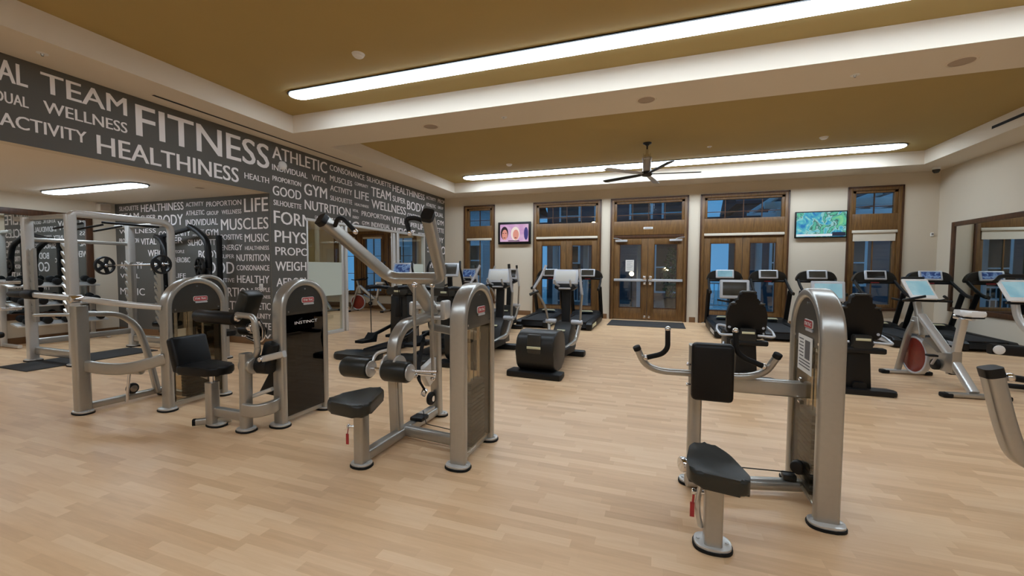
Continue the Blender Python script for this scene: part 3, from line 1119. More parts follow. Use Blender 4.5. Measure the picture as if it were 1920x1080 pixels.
M_TVP = noise_screen('pink_broadcast_screen', [(0, (180, 130, 200)), (0.45, (222, 170, 214)), (0.6, (236, 196, 226)), (1, (210, 160, 220))], 2.2, 0.62)
r, s, w, h = tv('wall television showing two faces on a pink picture', -4.97, -3.86, 2.28, 2.99, M_TVP, 0.075)
M_SKIN1 = emit('picture_skin', (226, 150, 132), 0.7)
M_SKIN2 = emit('picture_pale', (240, 222, 212), 0.75)
M_PDARK = emit('picture_dark', (44, 16, 34), 0.4)
M_PVIO = emit('picture_violet', (70, 56, 140), 0.5)


def disc(cx, cz, rx, rz, y, name, mat, par, n=24):
    b = MB()
    b._add([(cx + rx * math.cos(2 * PI * k / n), y, cz + rz * math.sin(2 * PI * k / n)) for k in range(n)], [tuple(range(n))])
    return b.build(name, mat, par, smooth=0)


disc(-0.33, 0.0, 0.13, 0.21, -0.0928, 'picture_hair', M_PDARK, s)
disc(-0.32, -0.05, 0.095, 0.165, -0.0936, 'picture_face', M_SKIN1, s)
disc(0.04, -0.02, 0.15, 0.22, -0.0928, 'picture_hair', M_SKIN2, s)
disc(0.06, -0.05, 0.10, 0.16, -0.0936, 'picture_face', M_SKIN1, s)
disc(0.40, -0.02, 0.07, 0.20, -0.0928, 'picture_hair', M_PVIO, s)
for cx, c2 in ((-0.33, M_PDARK), (0.05, M_SKIN1)):
    for dx in (-0.045, 0.045):
        disc(cx + dx, 0.0, 0.024, 0.012, -0.0942, 'picture_eye', c2, s, 12)
    disc(cx, -0.15, 0.04, 0.012, -0.0942, 'picture_mouth', M_PDARK, s, 12)
b = MB().box2((-0.2, -0.0945, -0.26), (0.18, -0.0938, -0.235))
b.build('picture_caption', M_PDARK, s, smooth=0)
M_TVG = noise_screen('green_terrain_screen', [(0, (10, 60, 160)), (0.36, (30, 130, 200)), (0.45, (90, 200, 210)), (0.50, (170, 226, 224)), (0.53, (50, 90, 80)), (0.56, (80, 190, 170)), (0.66, (130, 216, 150)), (1, (190, 236, 226))], 3.6, 0.62, 1.2)
r, s, w, h = tv('wall television showing a blue and green aerial picture', 3.30, 4.43, 2.32, 3.0, M_TVG)
MB().box2((-w / 2 + 0.035, -0.0945, -h / 2 + 0.045), (w * 0.22, -0.0925, -h / 2 + 0.1)).build('white_ticker', emit('ticker_white', (226, 234, 240), 0.7), s, smooth=0)
MB().box2((w * 0.22, -0.0945, -h / 2 + 0.045), (w / 2 - 0.035, -0.0925, -h / 2 + 0.14)).build('dark_ticker', emit('ticker_dark', (16, 30, 60), 0.6), s, smooth=0)

# ------------------------------------------------------------------ small wall things
r = thing('security_camera', 'grey dome security camera in the corner under the right soffit', 'security camera', (5.95, 12.40, ZS))
MB().cyl((0, 0, -0.06), (0, 0, 0), 0.075, bev=0.01).build('base', M_WHITE, r)
MB().lathe([(0.07, -0.06), (0.065, -0.1), (0.04, -0.135), (0, -0.145)], seg=20).build('dome', M_SHROUD, r)
r = thing('wall_sensor', 'round white sensor on the mural below the word ATHLETIC', 'sensor', (XL, 6.29, 3.475))
MB().lathe([(0, 0), (0.085, 0), (0.085, 0.02), (0.07, 0.05), (0.035, 0.07), (0, 0.075)], (0, 0, 0), Matrix.Rotation(PI / 2, 4, 'Y'), 24).build('dome', M_WHITE, r)
r = thing('light_switch', 'small white switch plate on the alcove mural over the word PEOPLE', 'switch', (-7.22, 5.999, 1.12))
MB().box2((-0.045, -0.012, -0.065), (0.045, 0, 0.065), 0.004).build('plate', M_WHITE, r)
MB().box2((-0.015, -0.02, -0.03), (0.015, -0.011, 0.03), 0.003).build('rocker', M_SILVERP, r)
r = thing('thermostat', 'small white thermostat on the front wall near the right corner', 'thermostat', (6.14, YF, 2.36))
MB().box2((-0.03, -0.025, -0.045), (0.03, 0, 0.045), 0.008).build('body', M_WHITE, r)
MB().box2((-0.02, -0.027, -0.005), (0.02, -0.0245, 0.028), 0).build('display', M_INK, r)
r = thing('wall_speaker', 'small beige box high in the alcove corner beside the mural', 'speaker', (-11.6, 5.75, 2.78))
MB().box2((0, -0.1, -0.08), (0.16, 0.1, 0.08), 0.015).build('cabinet', M_SOFFIT, r)
MB().box2((0.16, -0.085, -0.065), (0.165, 0.085, 0.065), 0).build('grille', M_SPK, r)
r = thing('paper_notice', 'white paper notice taped to the left leaf of the entrance doors', 'notice', (-0.83, YF + 0.026, 1.60))
MB().box2((-0.12, -0.002, -0.17), (0.12, 0.0, 0.17)).build('sheet', M_PAPER, r, smooth=0)
b = MB()
for k in range(6):
    b.box2((-0.085, -0.0035, 0.12 - k * 0.045), (0.085 - 0.03 * (k % 3), -0.002, 0.127 - k * 0.045))
b.build('print', M_INK, r, smooth=0)
r = thing('door_sign', 'small white sign above the entrance doors', 'sign', (-0.33, YF - 0.024, 2.69))
MB().box2((-0.13, -0.008, -0.03), (0.13, 0, 0.03), 0.004).build('plate', M_WHITE, r)
b = MB()
b.box2((-0.1, -0.0095, -0.008), (0.1, -0.008, 0.008))
b.build('print', M_INK, r, smooth=0)

# ------------------------------------------------------------------ mats
o = MB().box2((-1.30, 11.35, 0), (0.66, 12.55, 0.012), 0.004).build('door_mat', M_MAT)
tag(o, 'dark rectangular door mat in front of the entrance doors', 'mat')
o = MB().box2((-9.20, 3.26, 0), (-8.44, 4.92, 0.015), 0.004).build('rubber_mat', M_MAT)
tag(o, 'dark rubber floor mat under the weight rack in the alcove', 'mat')

# ------------------------------------------------------------------ outside
M_PAVE = paint('dusk_pavement', (120, 118, 116), 0.25, var=0.15, scale=2)
M_SIDE = siding('pale_siding', (214, 218, 224), 0.14)
M_SIDE_SHADED = siding('shaded_siding', (84, 92, 104), 0.16)  # shade on the facades painted into a darker siding colour
M_ROOF = paint('dark_roof', (60, 62, 70), 0.8)
M_WTRIM = paint('white_outside_trim', (226, 228, 230), 0.7)
M_OGLASS = paint('dark_outside_glass', (14, 18, 26), 0.1)
M_SHRUB = paint('shrub_green', (70, 96, 52), 0.8, var=0.35, scale=14)
o = MB().box2((-16, 13.05, -0.2), (14, 34, -0.03)).build('terrace', M_PAVE, smooth=0)
struct(o)


def house(x0, x1, y, zt, label, wins, side=None):
    r = thing('neighbouring_house', label, 'house', ((x0 + x1) / 2, y, -0.03), world=True)
    MB().box2((x0, y, -0.03), (x1, y + 4, zt)).build('wall', side or M_SIDE, r, True, smooth=0)
    MB().prism([(y - 0.5, zt), (y + 2, zt + 1.5), (y + 4.5, zt), (y + 4.5, zt - 0.12), (y - 0.5, zt - 0.12)], 'yz', x0 - 0.4, x1 + 0.4).build('roof', M_ROOF, r, True, smooth=0)
    for (cx, cz, w, h) in wins:
        f = MB()
        f.box2((cx - w / 2 - 0.1, y - 0.06, cz - h / 2 - 0.1), (cx + w / 2 + 0.1, y, cz + h / 2 + 0.1))
        fo = f.build('window', M_WTRIM, r, True)
        g = MB()
        g.box2((cx - w / 2, y - 0.075, cz - h / 2), (cx + w / 2, y - 0.061, cz - 0.03))
        g.box2((cx - w / 2, y - 0.075, cz + 0.03), (cx + w / 2, y - 0.061, cz + h / 2))
        g.build('pane', M_OGLASS, fo, True)
    return r


house(-15.5, -6.6, 19.5, 4.6, 'pale sided house seen through the narrow window left of the doors', [(-8.9, 1.9, 0.8, 1.5), (-11.2, 1.9, 0.8, 1.5), (-13.6, 1.9, 0.8, 1.5)])
house(-5.6, 1.6, 21.5, 5.6, 'house with shade darkened siding seen across the terrace through the entrance doors', [(-4.4, 1.8, 0.9, 1.7), (-2.6, 1.8, 0.9, 1.7), (0.4, 1.6, 1.1, 2.3), (-4.4, 4.2, 0.9, 1.3), (-2.6, 4.2, 0.9, 1.3), (-0.9, 4.2, 0.9, 1.3), (0.6, 4.2, 0.9, 1.3)], M_SIDE_SHADED)
house(3.4, 13.0, 20.5, 4.4, 'house with shade darkened siding seen through the right hand french doors and window', [(5.0, 1.8, 1.0, 1.7), (7.2, 1.8, 1.0, 1.7), (9.6, 1.8, 1.0, 1.7), (11.8, 1.8, 1.0, 1.7)], M_SIDE_SHADED)
r = thing('pergola', 'white wooden pergola on the terrace outside the right window', 'pergola', (5.6, 15.5, -0.03), world=True)
for x in (3.3, 7.9):
    for y in (14.3, 16.9):
        MB().box2((x - 0.09, y - 0.09, -0.03), (x + 0.09, y + 0.09, 3.3), 0.01).build('post', M_WTRIM, r, True)
b = MB()
for y in (14.3, 16.9):
    b.box2((2.9, y - 0.06, 3.3), (8.3, y + 0.06, 3.5), 0.01)
b.build('beam', M_WTRIM, r, True)
for k in range(9):
    x = 3.1 + 0.6 * k
    MB().box2((x - 0.04, 13.8, 3.5), (x + 0.04, 17.4, 3.64), 0.006).build('rafter', M_WTRIM, r, True)
for (x, y, lb) in ((-2.1, 15.6, 'tall green shrub outside the left french doors'), (0.45, 16.4, 'green potted shrub outside the entrance doors')):
    r = thing('potted_shrub', lb, 'shrub', (x, y, -0.03))
    MB().lathe([(0, 0), (0.22, 0), (0.3, 0.5), (0.27, 0.5), (0.25, 0.46), (0, 0.46)]).build('pot', M_DGREY, r)
    b = MB()
    rr = random.Random(int(x * 100) + 900)
    for k in range(420):
        a = rr.uniform(0, 2 * PI)
        z = rr.uniform(0.5, 2.3)
        rad = (0.42 * (1 - abs(z - 1.2) / 1.5)) * math.sqrt(rr.uniform(0.2, 1))
        c = Vector((rad * math.cos(a), rad * math.sin(a), z))
        d = Vector((rr.uniform(-1, 1), rr.uniform(-1, 1), rr.uniform(-0.3, 1))).normalized() * 0.11
        e = d.cross(Vector((rr.uniform(-1, 1), rr.uniform(-1, 1), rr.uniform(-1, 1)))).normalized() * 0.04
        b._add([c - d * 0.2, c + d * 0.4 + e, c + d, c + d * 0.4 - e], [(0, 1, 2, 3)])
    b.build('foliage', M_SHRUB, r, smooth=0)
M_LAMP = emit('lantern_glow', (255, 214, 150), 14)
for (x, y, z, lb) in ((-1.05, 17.5, 1.25, 'glowing garden lantern seen through the left entrance door'), (0.28, 18.4, 1.45, 'glowing garden lantern seen through the right entrance door'), (-2.0, 13.5, 2.85, 'glowing globe standing in for a lamp reflection by the left french doors')):  # last globe stands in for the reflection of a lamp
    r = thing('garden_lantern', lb, 'lantern', (x, y, -0.03))
    MB().cyl((0, 0, 0), (0, 0, z), 0.03).build('post', M_DGREY, r)
    MB().sphere((0, 0, z + 0.09), 0.09).build('globe', M_LAMP, r)

# porch in front of the doors; its roof is added to block skylight
r = thing('porch', 'white columned porch with an added sky blocking roof outside the entrance doors', 'porch', (-1.0, 16.0, -0.03), world=True)
MB().box2((-4.4, 15.2, 3.05), (3.0, 17.6, 3.22), 0.01).build('sky_blocking_roof', M_ROOF, r, True)
for y in (15.25, 17.55):
    MB().box2((-4.4, y - 0.08, 2.85), (3.0, y + 0.08, 3.05), 0.01).build('beam', M_WTRIM, r, True)
for x in (-4.2, -2.9, -0.75, 1.3, 2.8):
    MB().box2((x - 0.1, 17.45, -0.03), (x + 0.1, 17.65, 2.85), 0.01).build('column', M_WTRIM, r, True)
for x0, x1 in ((-4.1, -3.0), (1.4, 2.7)):
    b_ = MB()
    b_.box2((x0, 17.52, 0.95), (x1, 17.58, 1.01))
    b_.box2((x0, 17.52, 0.12), (x1, 17.58, 0.17))
    n = 9
    for k in range(n + 1):
        xx = x0 + (x1 - x0) * k / n
        b_.box2((xx - 0.012, 17.54, 0.15), (xx + 0.012, 17.56, 0.97))
    b_.build('railing', M_WTRIM, r, True)

# ================================================================== strength machines
def foot(parent, x, y, lx=0.16, ly=0.12, ang=0.0):
    """oval bolted foot plate on a black rubber pad"""
    def oval(a, b):
        n = 28
        e = 2.6
        pts = []
        for k in range(n):
            t = 2 * PI * k / n
            ct, st = math.cos(t), math.sin(t)
            px = a * abs(ct) ** (2 / e) * (1 if ct >= 0 else -1)
            py = b * abs(st) ** (2 / e) * (1 if st >= 0 else -1)
            pts.append((x + px * math.cos(ang) - py * math.sin(ang), y + px * math.sin(ang) + py * math.cos(ang)))
        return pts
    p = MB().prism(oval(lx / 2 - 0.006, ly / 2 - 0.006), 'xy', 0.016, 0.032, 0.004)
    for sx in (-1, 1):
        bx = x + sx * lx * 0.36 * math.cos(ang)
        by = y + sx * lx * 0.36 * math.sin(ang)
        p.cyl((bx, by, 0.03), (bx, by, 0.038), 0.009, seg=10)
    f = p.build('foot_plate', M_STEEL_W, parent)
    MB().prism(oval(lx / 2, ly / 2), 'xy', 0.0, 0.017, 0.003).build('rubber_pad', M_RUBBER, f)
    return f


def badge(parent, x, y, z, sgn, w=0.15):
    """red name badge with white lettering and a silver strip under it, on the face that looks along sgn * x"""
    def rr(w_, h_, r, oy, oz):
        pts = []
        for cx, cz, a0 in ((w_ / 2 - r, h_ / 2 - r, 0), (-w_ / 2 + r, h_ / 2 - r, 90), (-w_ / 2 + r, -h_ / 2 + r, 180), (w_ / 2 - r, -h_ / 2 + r, 270)):
            for k in range(5):
                a = math.radians(a0 + 22.5 * k)
                pts.append((oy + cx + r * math.cos(a), oz + cz + r * math.sin(a)))
        return pts

    def pr(pts, d0, d1):
        return MB().prism(pts, 'yz', x + sgn * d0, x + sgn * d1)
    h = w * 0.36
    b = pr(rr(w, h, h * 0.3, y, z), 0, 0.006).build('badge', M_WHITE, parent)
    pr(rr(w * 0.95, h * 0.86, h * 0.25, y, z), 0.006, 0.008).build('red_field', M_RED, b)
    t = MB()
    uy = 1 if sgn > 0 else -1
    write(t, 'STAR TRAC', (x + sgn * 0.009, y - uy * w * 0.41, z - h * 0.2), (0, uy, 0), (0, 0, 1), w * 0.82, h * 0.42, 0.02)
    t.build('badge_lettering', M_WHITE, b, smooth=0)
    pr(rr(w * 0.86, h * 0.3, h * 0.1, y + uy * 0.01, z - h * 0.72), 0, 0.005).build('silver_strip', M_SILVERP, parent)


def tower(parent, x, y0, y1, sgn, dark=False, detail=True, H=1.385, dx=0.13):
    """arched weight stack tower standing along y; sgn is the side that carries the badge"""
    t = 0.062
    R = (y1 - y0) / 2
    yc = (y0 + y1) / 2
    zc = H - t / 2 - R
    path = [(x, y0, 0.03)]
    for k in range(25):
        a = PI - PI * k / 24
        path.append((x, yc + R * math.cos(a), zc + R * math.sin(a) * 1.0))
    path.append((x, y1, 0.03))
    MB().tube(path, t, dx, 0.02, up=(1, 0, 0)).build('arch_frame', M_STEEL, parent)
    ri = R - t / 2 + 0.003
    # cap: filled arch
    zb = zc - 0.05
    cap = [(yc + ri, zb)] + [(yc + ri * math.cos(PI * k / 20), zc + ri * math.sin(PI * k / 20)) for k in range(21)] + [(yc - ri, zb)]
    c = MB().prism(cap, 'yz', x - dx * 0.36, x + dx * 0.36, 0.006)
    capo = c.build('shroud_cap', M_SHROUD, parent)
    b = MB()
    for yy in (yc - ri + 0.03, yc + ri - 0.03):
        b.cyl((x + sgn * dx * 0.34, yy, zb + 0.035), (x + sgn * (dx * 0.36 + 0.006), yy, zb + 0.035), 0.009, seg=10)
    b.cyl((x + sgn * dx * 0.34, yc, zc + ri - 0.035), (x + sgn * (dx * 0.36 + 0.006), yc, zc + ri - 0.035), 0.009, seg=10)
    b.build('screw', M_CHROME, capo)
    badge(capo, x + sgn * dx * 0.36, yc + sgn * 0.035, zc + 0.085, sgn)
    wm = M_SMOKE_D if dark else M_SMOKE
    for s in (-1, 1):
        if s != sgn and not detail:
            continue
        w = MB().box2((x + s * dx * 0.33, yc - ri, 0.085), (x + s * (dx * 0.33 + 0.006), yc + ri, zb + 0.002))
        w.build('shroud_window', wm, parent)
    ed = MB()
    for yy in (yc - ri + 0.012, yc + ri - 0.012):
        ed.box2((x - dx * 0.3, yy - 0.012, 0.08), (x + dx * 0.3, yy + 0.012, zb))
    ed.build('inner_channel', M_DGREY, parent)
    MB().tube([(x, y0 + 0.02, 0.055), (x, y1 - 0.02, 0.055)], 0.05, 0.06, 0.015).build('bottom_rail', M_STEEL, parent)
    st = MB()
    n = 14
    for k in range(n):
        z = 0.1 + k * 0.032
        st.box2((x - 0.042, yc - 0.13, z), (x + 0.042, yc + 0.13, z + 0.027), 0.002)
    st.build('weight_stack', M_IRON, parent)
    rd = MB()
    for yy in (yc - 0.085, yc + 0.085):
        rd.cyl((x, yy, 0.09), (x, yy, zb + 0.03), 0.011, seg=12)
    rd.build('guide_rod', M_CHROME, parent)
    MB().box2((x - 0.04, yc - 0.125, 0.1 + n * 0.032 + 0.004), (x + 0.04, yc + 0.125, 0.1 + n * 0.032 + 0.05), 0.008).build('head_plate', M_BLACK, parent)
    MB().cyl((x, yc, 0.1 + n * 0.032 + 0.05), (x, yc, zb + 0.02), 0.004, seg=8).build('cable', M_BLACK, parent)
    foot(parent, x, y0 - 0.01, 0.2, 0.15)
    foot(parent, x, y1 + 0.01, 0.2, 0.15)


def pad(mb_or_none, poly, z0, z1, name, mat, parent):
    return MB().prism(poly, 'xy', z0, z1, min(0.022, (z1 - z0) * 0.35), 3).build(name, mat, parent)


def smooth_poly(pts, r=0.05, n=4):
    q = fillet([(x, y, 0) for x, y in pts], r, n, True)
    return [(v.x, v.y) for v in q]


def pin_tag(parent, x, y, z):
    """chrome pop pin with a red flag"""
    p = MB().cyl((x, y, z), (x - 0.045, y - 0.005, z), 0.011).cyl((x - 0.045, y - 0.005, z), (x - 0.06, y - 0.006, z), 0.017, bev=0.004).build('pop_pin', M_CHROME, parent)
    MB().tube([(x - 0.05, y - 0.01, z - 0.005), (x - 0.055, y - 0.015, z - 0.06)], 0.012, 0.006, 0.002).box2((x - 0.068, y - 0.017, z - 0.135), (x - 0.046, y - 0.011, z - 0.055)).build('red_tag', M_RED, p)


# ---- lat pulldown with lever arms (centre of the picture)
r = thing('lat_pulldown_machine', 'silver lever lat pulldown machine with raised arms and twin black thigh rollers', 'gym machine', (-2.1, 3.1, 0), world=True)
tower(r, -1.40, 2.79, 3.33, 1)
MB().tube([(-2.10, 2.54, 0.065), (-2.10, 3.74, 0.065)], 0.075, 0.085, 0.02).build('base_rail', M_STEEL, r)
MB().tube([(-2.07, 3.12, 0.07), (-1.42, 3.06, 0.07)], 0.075, 0.085, 0.02).build('cross_rail', M_STEEL, r)
foot(r, -2.10, 2.56, 0.17, 0.14)
foot(r, -2.10, 3.73, 0.2, 0.13)
MB().tube([(-2.10, 2.56, 0.03), (-2.10, 2.56, 0.385)], 0.085, 0.095, 0.018, up=(0, 1, 0)).build('seat_post', M_STEEL, r)
MB().tube([(-2.10, 2.56, 0.36), (-2.10, 2.56, 0.50)], 0.055, 0.065, 0.012, up=(0, 1, 0)).build('seat_slider', M_BLACK, r)
pin_tag(r, -2.145, 2.54, 0.30)
pad(None, smooth_poly([(-2.245, 2.44), (-2.21, 2.31), (-1.90, 2.27), (-1.865, 2.36), (-2.0, 2.72), (-2.10, 2.74)], 0.07), 0.48, 0.565, 'seat', M_VINYL_G, r)
MB().tube([(-2.12, 3.045, 0.05), (-2.12, 3.0, 0.86), (-2.12, 3.14, 1.0), (-2.12, 3.66, 1.03)], 0.085, 0.10, 0.02, fil=0.16, up=(1, 0, 0), n=8).build('thigh_post', M_STEEL, r)
MB().tube([(-2.10, 3.70, 0.03), (-2.10, 3.66, 1.16)], 0.085, 0.10, 0.02, up=(1, 0, 0)).build('mast', M_STEEL, r)
MB().tube([(-2.07, 3.55, 0.93), (-1.43, 3.22, 0.93)], 0.05, 0.075, 0.015).build('upper_cross_rail', M_STEEL, r)
ro = MB().cyl((-2.60, 2.95, 0.635), (-2.08, 2.95, 0.64), 0.016).cyl((-2.08, 2.95, 0.64), (-1.72, 3.03, 0.645), 0.012).build('roller_bar', M_CHROME, r)
for a, b in ((-2.585, -2.315), (-2.17, -1.93)):
    rl = MB().cyl((a, 2.95, 0.635), (b, 2.95, 0.638), 0.088, bev=0.02, seg=26).build('thigh_roller', M_VINYL_G, r)
    MB().cyl((b - 0.002, 2.95, 0.637), (b + 0.012, 2.95, 0.637), 0.07, bev=0.004).build('end_cap', M_STEEL_W, rl)
    MB().cyl((a - 0.012, 2.95, 0.637), (a + 0.002, 2.95, 0.637), 0.07, bev=0.004).build('end_cap', M_STEEL_W, rl)
b = MB()
b.prism([(2.88 + 0.105 * math.cos(PI * k / 12) + 0.12, 0.66 + 0.105 * math.sin(PI * k / 12)) for k in range(13)], 'yz', -2.185, -2.165, 0.003)
b.prism([(2.88 + 0.10 * math.cos(PI * k / 12) + 0.12, 0.66 + 0.10 * math.sin(PI * k / 12)) for k in range(13)], 'yz', -2.075, -2.055, 0.003)
b.build('adjuster_plate', M_STEEL_W, r)
b = MB()
b.tube([(-2.32, 2.95, 0.64), (-2.32, 3.02, 0.76), (-2.2, 3.05, 0.79)], 0.03, fil=0.08)
b.tube([(-2.19, 2.95, 0.64), (-2.2, 3.02, 0.76), (-2.13, 3.05, 0.79)], 0.03, fil=0.08)
b.build('roller_arm', M_STEEL_W, r)
cb = MB()
cb.tube([(-2.66, 2.80, 1.895), (-2.46, 3.45, 1.40), (-1.90, 3.45, 1.405), (-1.66, 2.80, 1.88)], 0.085, 0.10, 0.022, fil=0.10, up=(0, 0.6, 0.8), n=7)
arm = cb.build('lever_frame', M_STEEL, r)
for px, s in ((-2.66, -1), (-1.66, 1)):
    d = Vector((-0.2 * (1 if s < 0 else -1.2), -0.65, 0.49)).normalized()
    p = Vector((px, 2.80, 1.888))
    MB().tube([p - d * 0.012, p + d * 0.035], 0.09, 0.105, 0.024, up=(0, 0.6, 0.8)).build('end_cap', M_BLACK, arm)
g = MB().tube([(-2.59, 2.86, 1.855), (-2.51, 2.80, 1.905), (-2.44, 2.78, 1.905), (-2.30, 2.76, 1.79)], 0.036, fil=0.06)
h = g.build('grip', M_RUBBER, arm)
MB().sphere((-2.297, 2.758, 1.787), 0.021).build('grip_tip', M_CHROME, arm)
g = MB().tube([(-1.70, 2.86, 1.845), (-1.76, 2.80, 1.885), (-1.845, 2.78, 1.88), (-1.79, 2.75, 1.765)], 0.036, fil=0.05)
g.build('grip', M_RUBBER, arm)
MB().sphere((-1.788, 2.749, 1.762), 0.021).build('grip_tip', M_CHROME, arm)
MB().tube([(-2.22, 3.46, 1.38), (-2.08, 3.62, 1.05)], 0.05, 0.15, 0.014, up=(1, 0, 0)).build('lever_neck', M_STEEL, r)
b = MB()
b.box((-2.12, 3.62, 1.12), (0.40, 0.10, 0.055), 0.02)
b.box((-1.945, 3.60, 1.10), (0.06, 0.13, 0.18), 0.02)
b.box((-2.30, 3.60, 1.10), (0.05, 0.12, 0.14), 0.02)
b.box((-2.12, 3.60, 1.02), (0.36, 0.09, 0.04), 0.015)
b.build('pivot_housing', M_STEEL_W, r)
for (x, y, z0, z1) in ((-2.005, 3.15, 0.57, 1.34), (-1.975, 3.40, 0.48, 1.33)):
    ro = MB().cyl((x, y, z0), (x, y, z1), 0.0145).build('push_rod', M_STEEL, r)
    MB().sphere((x, y, z1 + 0.012), 0.026).sphere((x, y, z0 - 0.01), 0.024).build('rod_joint', M_CHROME, ro)
MB().tube([(-2.03, 3.16, 0.57), (-1.95, 3.40, 0.50)], 0.022).build('rod_link', M_CHROME, r)
MB().tube([(-2.09, 3.42, 0.80), (-2.06, 3.30, 0.62), (-2.03, 3.24, 0.50), (-1.99, 3.28, 0.40)], 0.035, 0.02, 0.006, fil=0.1).build('hose', M_BLACK, r)
MB().prism([(3.36, 0.55), (3.62, 0.62), (3.62, 0.42), (3.50, 0.36)], 'yz', -2.12, -2.06, 0.008).build('cam_plate', M_STEEL_W, r)
w = MB().cyl((-2.13, 3.60, 0.21), (-2.09, 3.60, 0.21), 0.065, bev=0.012, seg=24).build('pulley', M_BLACK, r)
MB().cyl((-2.085, 3.60, 0.21), (-2.08, 3.60, 0.21), 0.028).cyl((-2.14, 3.60, 0.21), (-2.13, 3.60, 0.21), 0.028).build('pulley_hub', M_CHROME, w)
MB().cyl((-2.02, 3.28, 0.38), (-1.98, 3.3, 0.36), 0.038, bev=0.01).build('counterweight', M_CHROME, r)
MB().box2((-2.13, 3.36, 0.105), (-2.07, 3.62, 0.135), 0.01).build('pulley_guard', M_STEEL_W, r)
MB().tube([(-2.09, 3.42, 0.145), (-1.9, 3.16, 0.135), (-1.46, 3.10, 0.13)], 0.008, seg=8).build('cable', M_BLACK, r)
MB().box2((-2.13, 3.25, 0.10), (-2.0, 3.38, 0.14), 0.014).build('cable_cover', M_BLACK, r)

# ---- vertical row with chest pad (right of centre)
r = thing('chest_supported_row_machine', 'silver chest supported row machine with upright black chest pad and curved handles', 'gym machine', (0.5, 2.9, 0), world=True)
tower(r, 0.95, 2.87, 3.43, -1)
MB().tube([(0.30, 2.44, 0.03), (0.30, 2.44, 0.42)], 0.09, 0.115, 0.018, up=(0, 1, 0)).build('seat_post', M_STEEL, r)
foot(r, 0.30, 2.44, 0.2, 0.17)
MB().tube([(0.30, 2.44, 0.40), (0.30, 2.44, 0.47)], 0.06, 0.08, 0.012, up=(0, 1, 0)).build('seat_slider', M_BLACK, r)
pad(None, smooth_poly([(0.15, 2.31), (0.175, 2.20), (0.41, 2.16), (0.435, 2.22), (0.375, 2.47), (0.30, 2.60), (0.23, 2.60), (0.18, 2.53)], 0.05), 0.43, 0.51, 'seat', M_VINYL_G, r)
pin_tag(r, 0.25, 2.42, 0.30)
MB().tube([(0.24, 2.40, 0.40), (0.215, 2.42, 0.22), (0.24, 2.44, 0.1)], 0.03, 0.018, 0.006, fil=0.05).build('seat_lever', M_STEEL_W, r)
MB().tube([(0.25, 3.14, 0.03), (0.25, 3.14, 0.98)], 0.085, 0.115, 0.018, up=(0, 1, 0)).build('mast', M_STEEL, r)
foot(r, 0.25, 3.14, 0.19, 0.14)
cp = MB().box((0.335, 2.955, 0.838), (0.25, 0.085, 0.375), 0.03, seg=3)
cpo = cp.build('chest_pad', M_VINYL, r)
MB().box2((0.24, 2.99, 0.74), (0.36, 3.10, 0.86), 0.008).build('pad_bracket', M_STEEL, r)
MB().tube([(0.28, 3.15, 0.725), (0.93, 3.16, 0.725)], 0.06, 0.105, 0.015).build('upper_beam', M_STEEL, r)
b = MB()
for z in (0.80, 0.66):
    b.cyl((0.87, 3.125, z), (0.87, 3.09, z), 0.014)
    b.cyl((0.23, 3.09, z + 0.05), (0.19, 3.09, z + 0.05), 0.012)
b.build('bolt', M_CHROME, r)
MB().cyl((0.20, 3.03, 0.065), (0.92, 3.22, 0.065), 0.042).build('base_rail', M_STEEL, r)
MB().tube([(0.92, 3.22, 0.07), (0.95, 2.92, 0.055)], 0.035).build('base_brace', M_STEEL, r)
b = MB().tube([(-0.13, 3.03, 0.935), (-0.085, 3.06, 0.83), (0.02, 3.09, 0.785), (0.56, 3.10, 0.79), (0.66, 3.06, 0.84), (0.705, 3.02, 0.945)], 0.046, fil=0.09, n=8)
arm = b.build('handle_bar', M_STEEL, r)
for p, q in (((-0.13, 3.03, 0.935), (-0.142, 3.022, 0.963)), ((0.705, 3.02, 0.945), (0.716, 3.01, 0.975))):
    MB().cyl(p, q, 0.026, bev=0.005).build('end_cap', M_RUBBER, arm)
for pts in (((-0.075, 3.02, 0.888), (0.03, 3.0, 0.925), (0.064, 2.99, 0.97), (0.062, 2.99, 1.095)), ((0.64, 3.02, 0.885), (0.52, 3.0, 0.935), (0.475, 2.99, 0.98), (0.468, 2.99, 1.105))):
    g = MB().tube(pts, 0.034, fil=0.05, n=6).build('grip', M_RUBBER, arm)
    MB().sphere(Vector(pts[-1]) + Vector((0, 0, 0.004)), 0.0195).sphere(Vector(pts[0]), 0.02).build('grip_tip', M_CHROME, g)
w = MB().cyl((0.16, 3.0, 0.18), (0.20, 3.02, 0.18), 0.05, bev=0.01).build('pulley', M_CHROME, r)
w = MB().cyl((0.88, 3.16, 0.20), (0.90, 3.20, 0.20), 0.045, bev=0.01).build('pulley', M_BLACK, r)
MB().tube([(0.22, 3.03, 0.19), (0.88, 3.17, 0.165)], 0.008, seg=8).build('cable', M_BLACK, r)
MB().box2((0.80, 3.15, 0.11), (0.88, 3.22, 0.15), 0.01).build('cable_cover', M_DGREY, r)
xs_ = 0.95 - 0.13 * 0.33 - 0.006
sh = MB().box2((xs_ - 0.003, 3.03, 0.84), (xs_ - 0.0005, 3.30, 1.075)).build('instruction_sheet', M_PAPER, r, True, smooth=0)
b = MB()
b.box2((xs_ - 0.0045, 3.07, 0.93), (xs_ - 0.003, 3.16, 1.05))
for k in range(6):
    b.box2((xs_ - 0.0045, 3.19, 1.045 - k * 0.022), (xs_ - 0.003, 3.28 - 0.02 * (k % 2), 1.052 - k * 0.022))
for k in range(3):
    b.box2((xs_ - 0.0045, 3.06, 0.91 - k * 0.02), (xs_ - 0.003, 3.27, 0.917 - k * 0.02))
b.build('sheet_print', M_INK, sh, True, smooth=0)

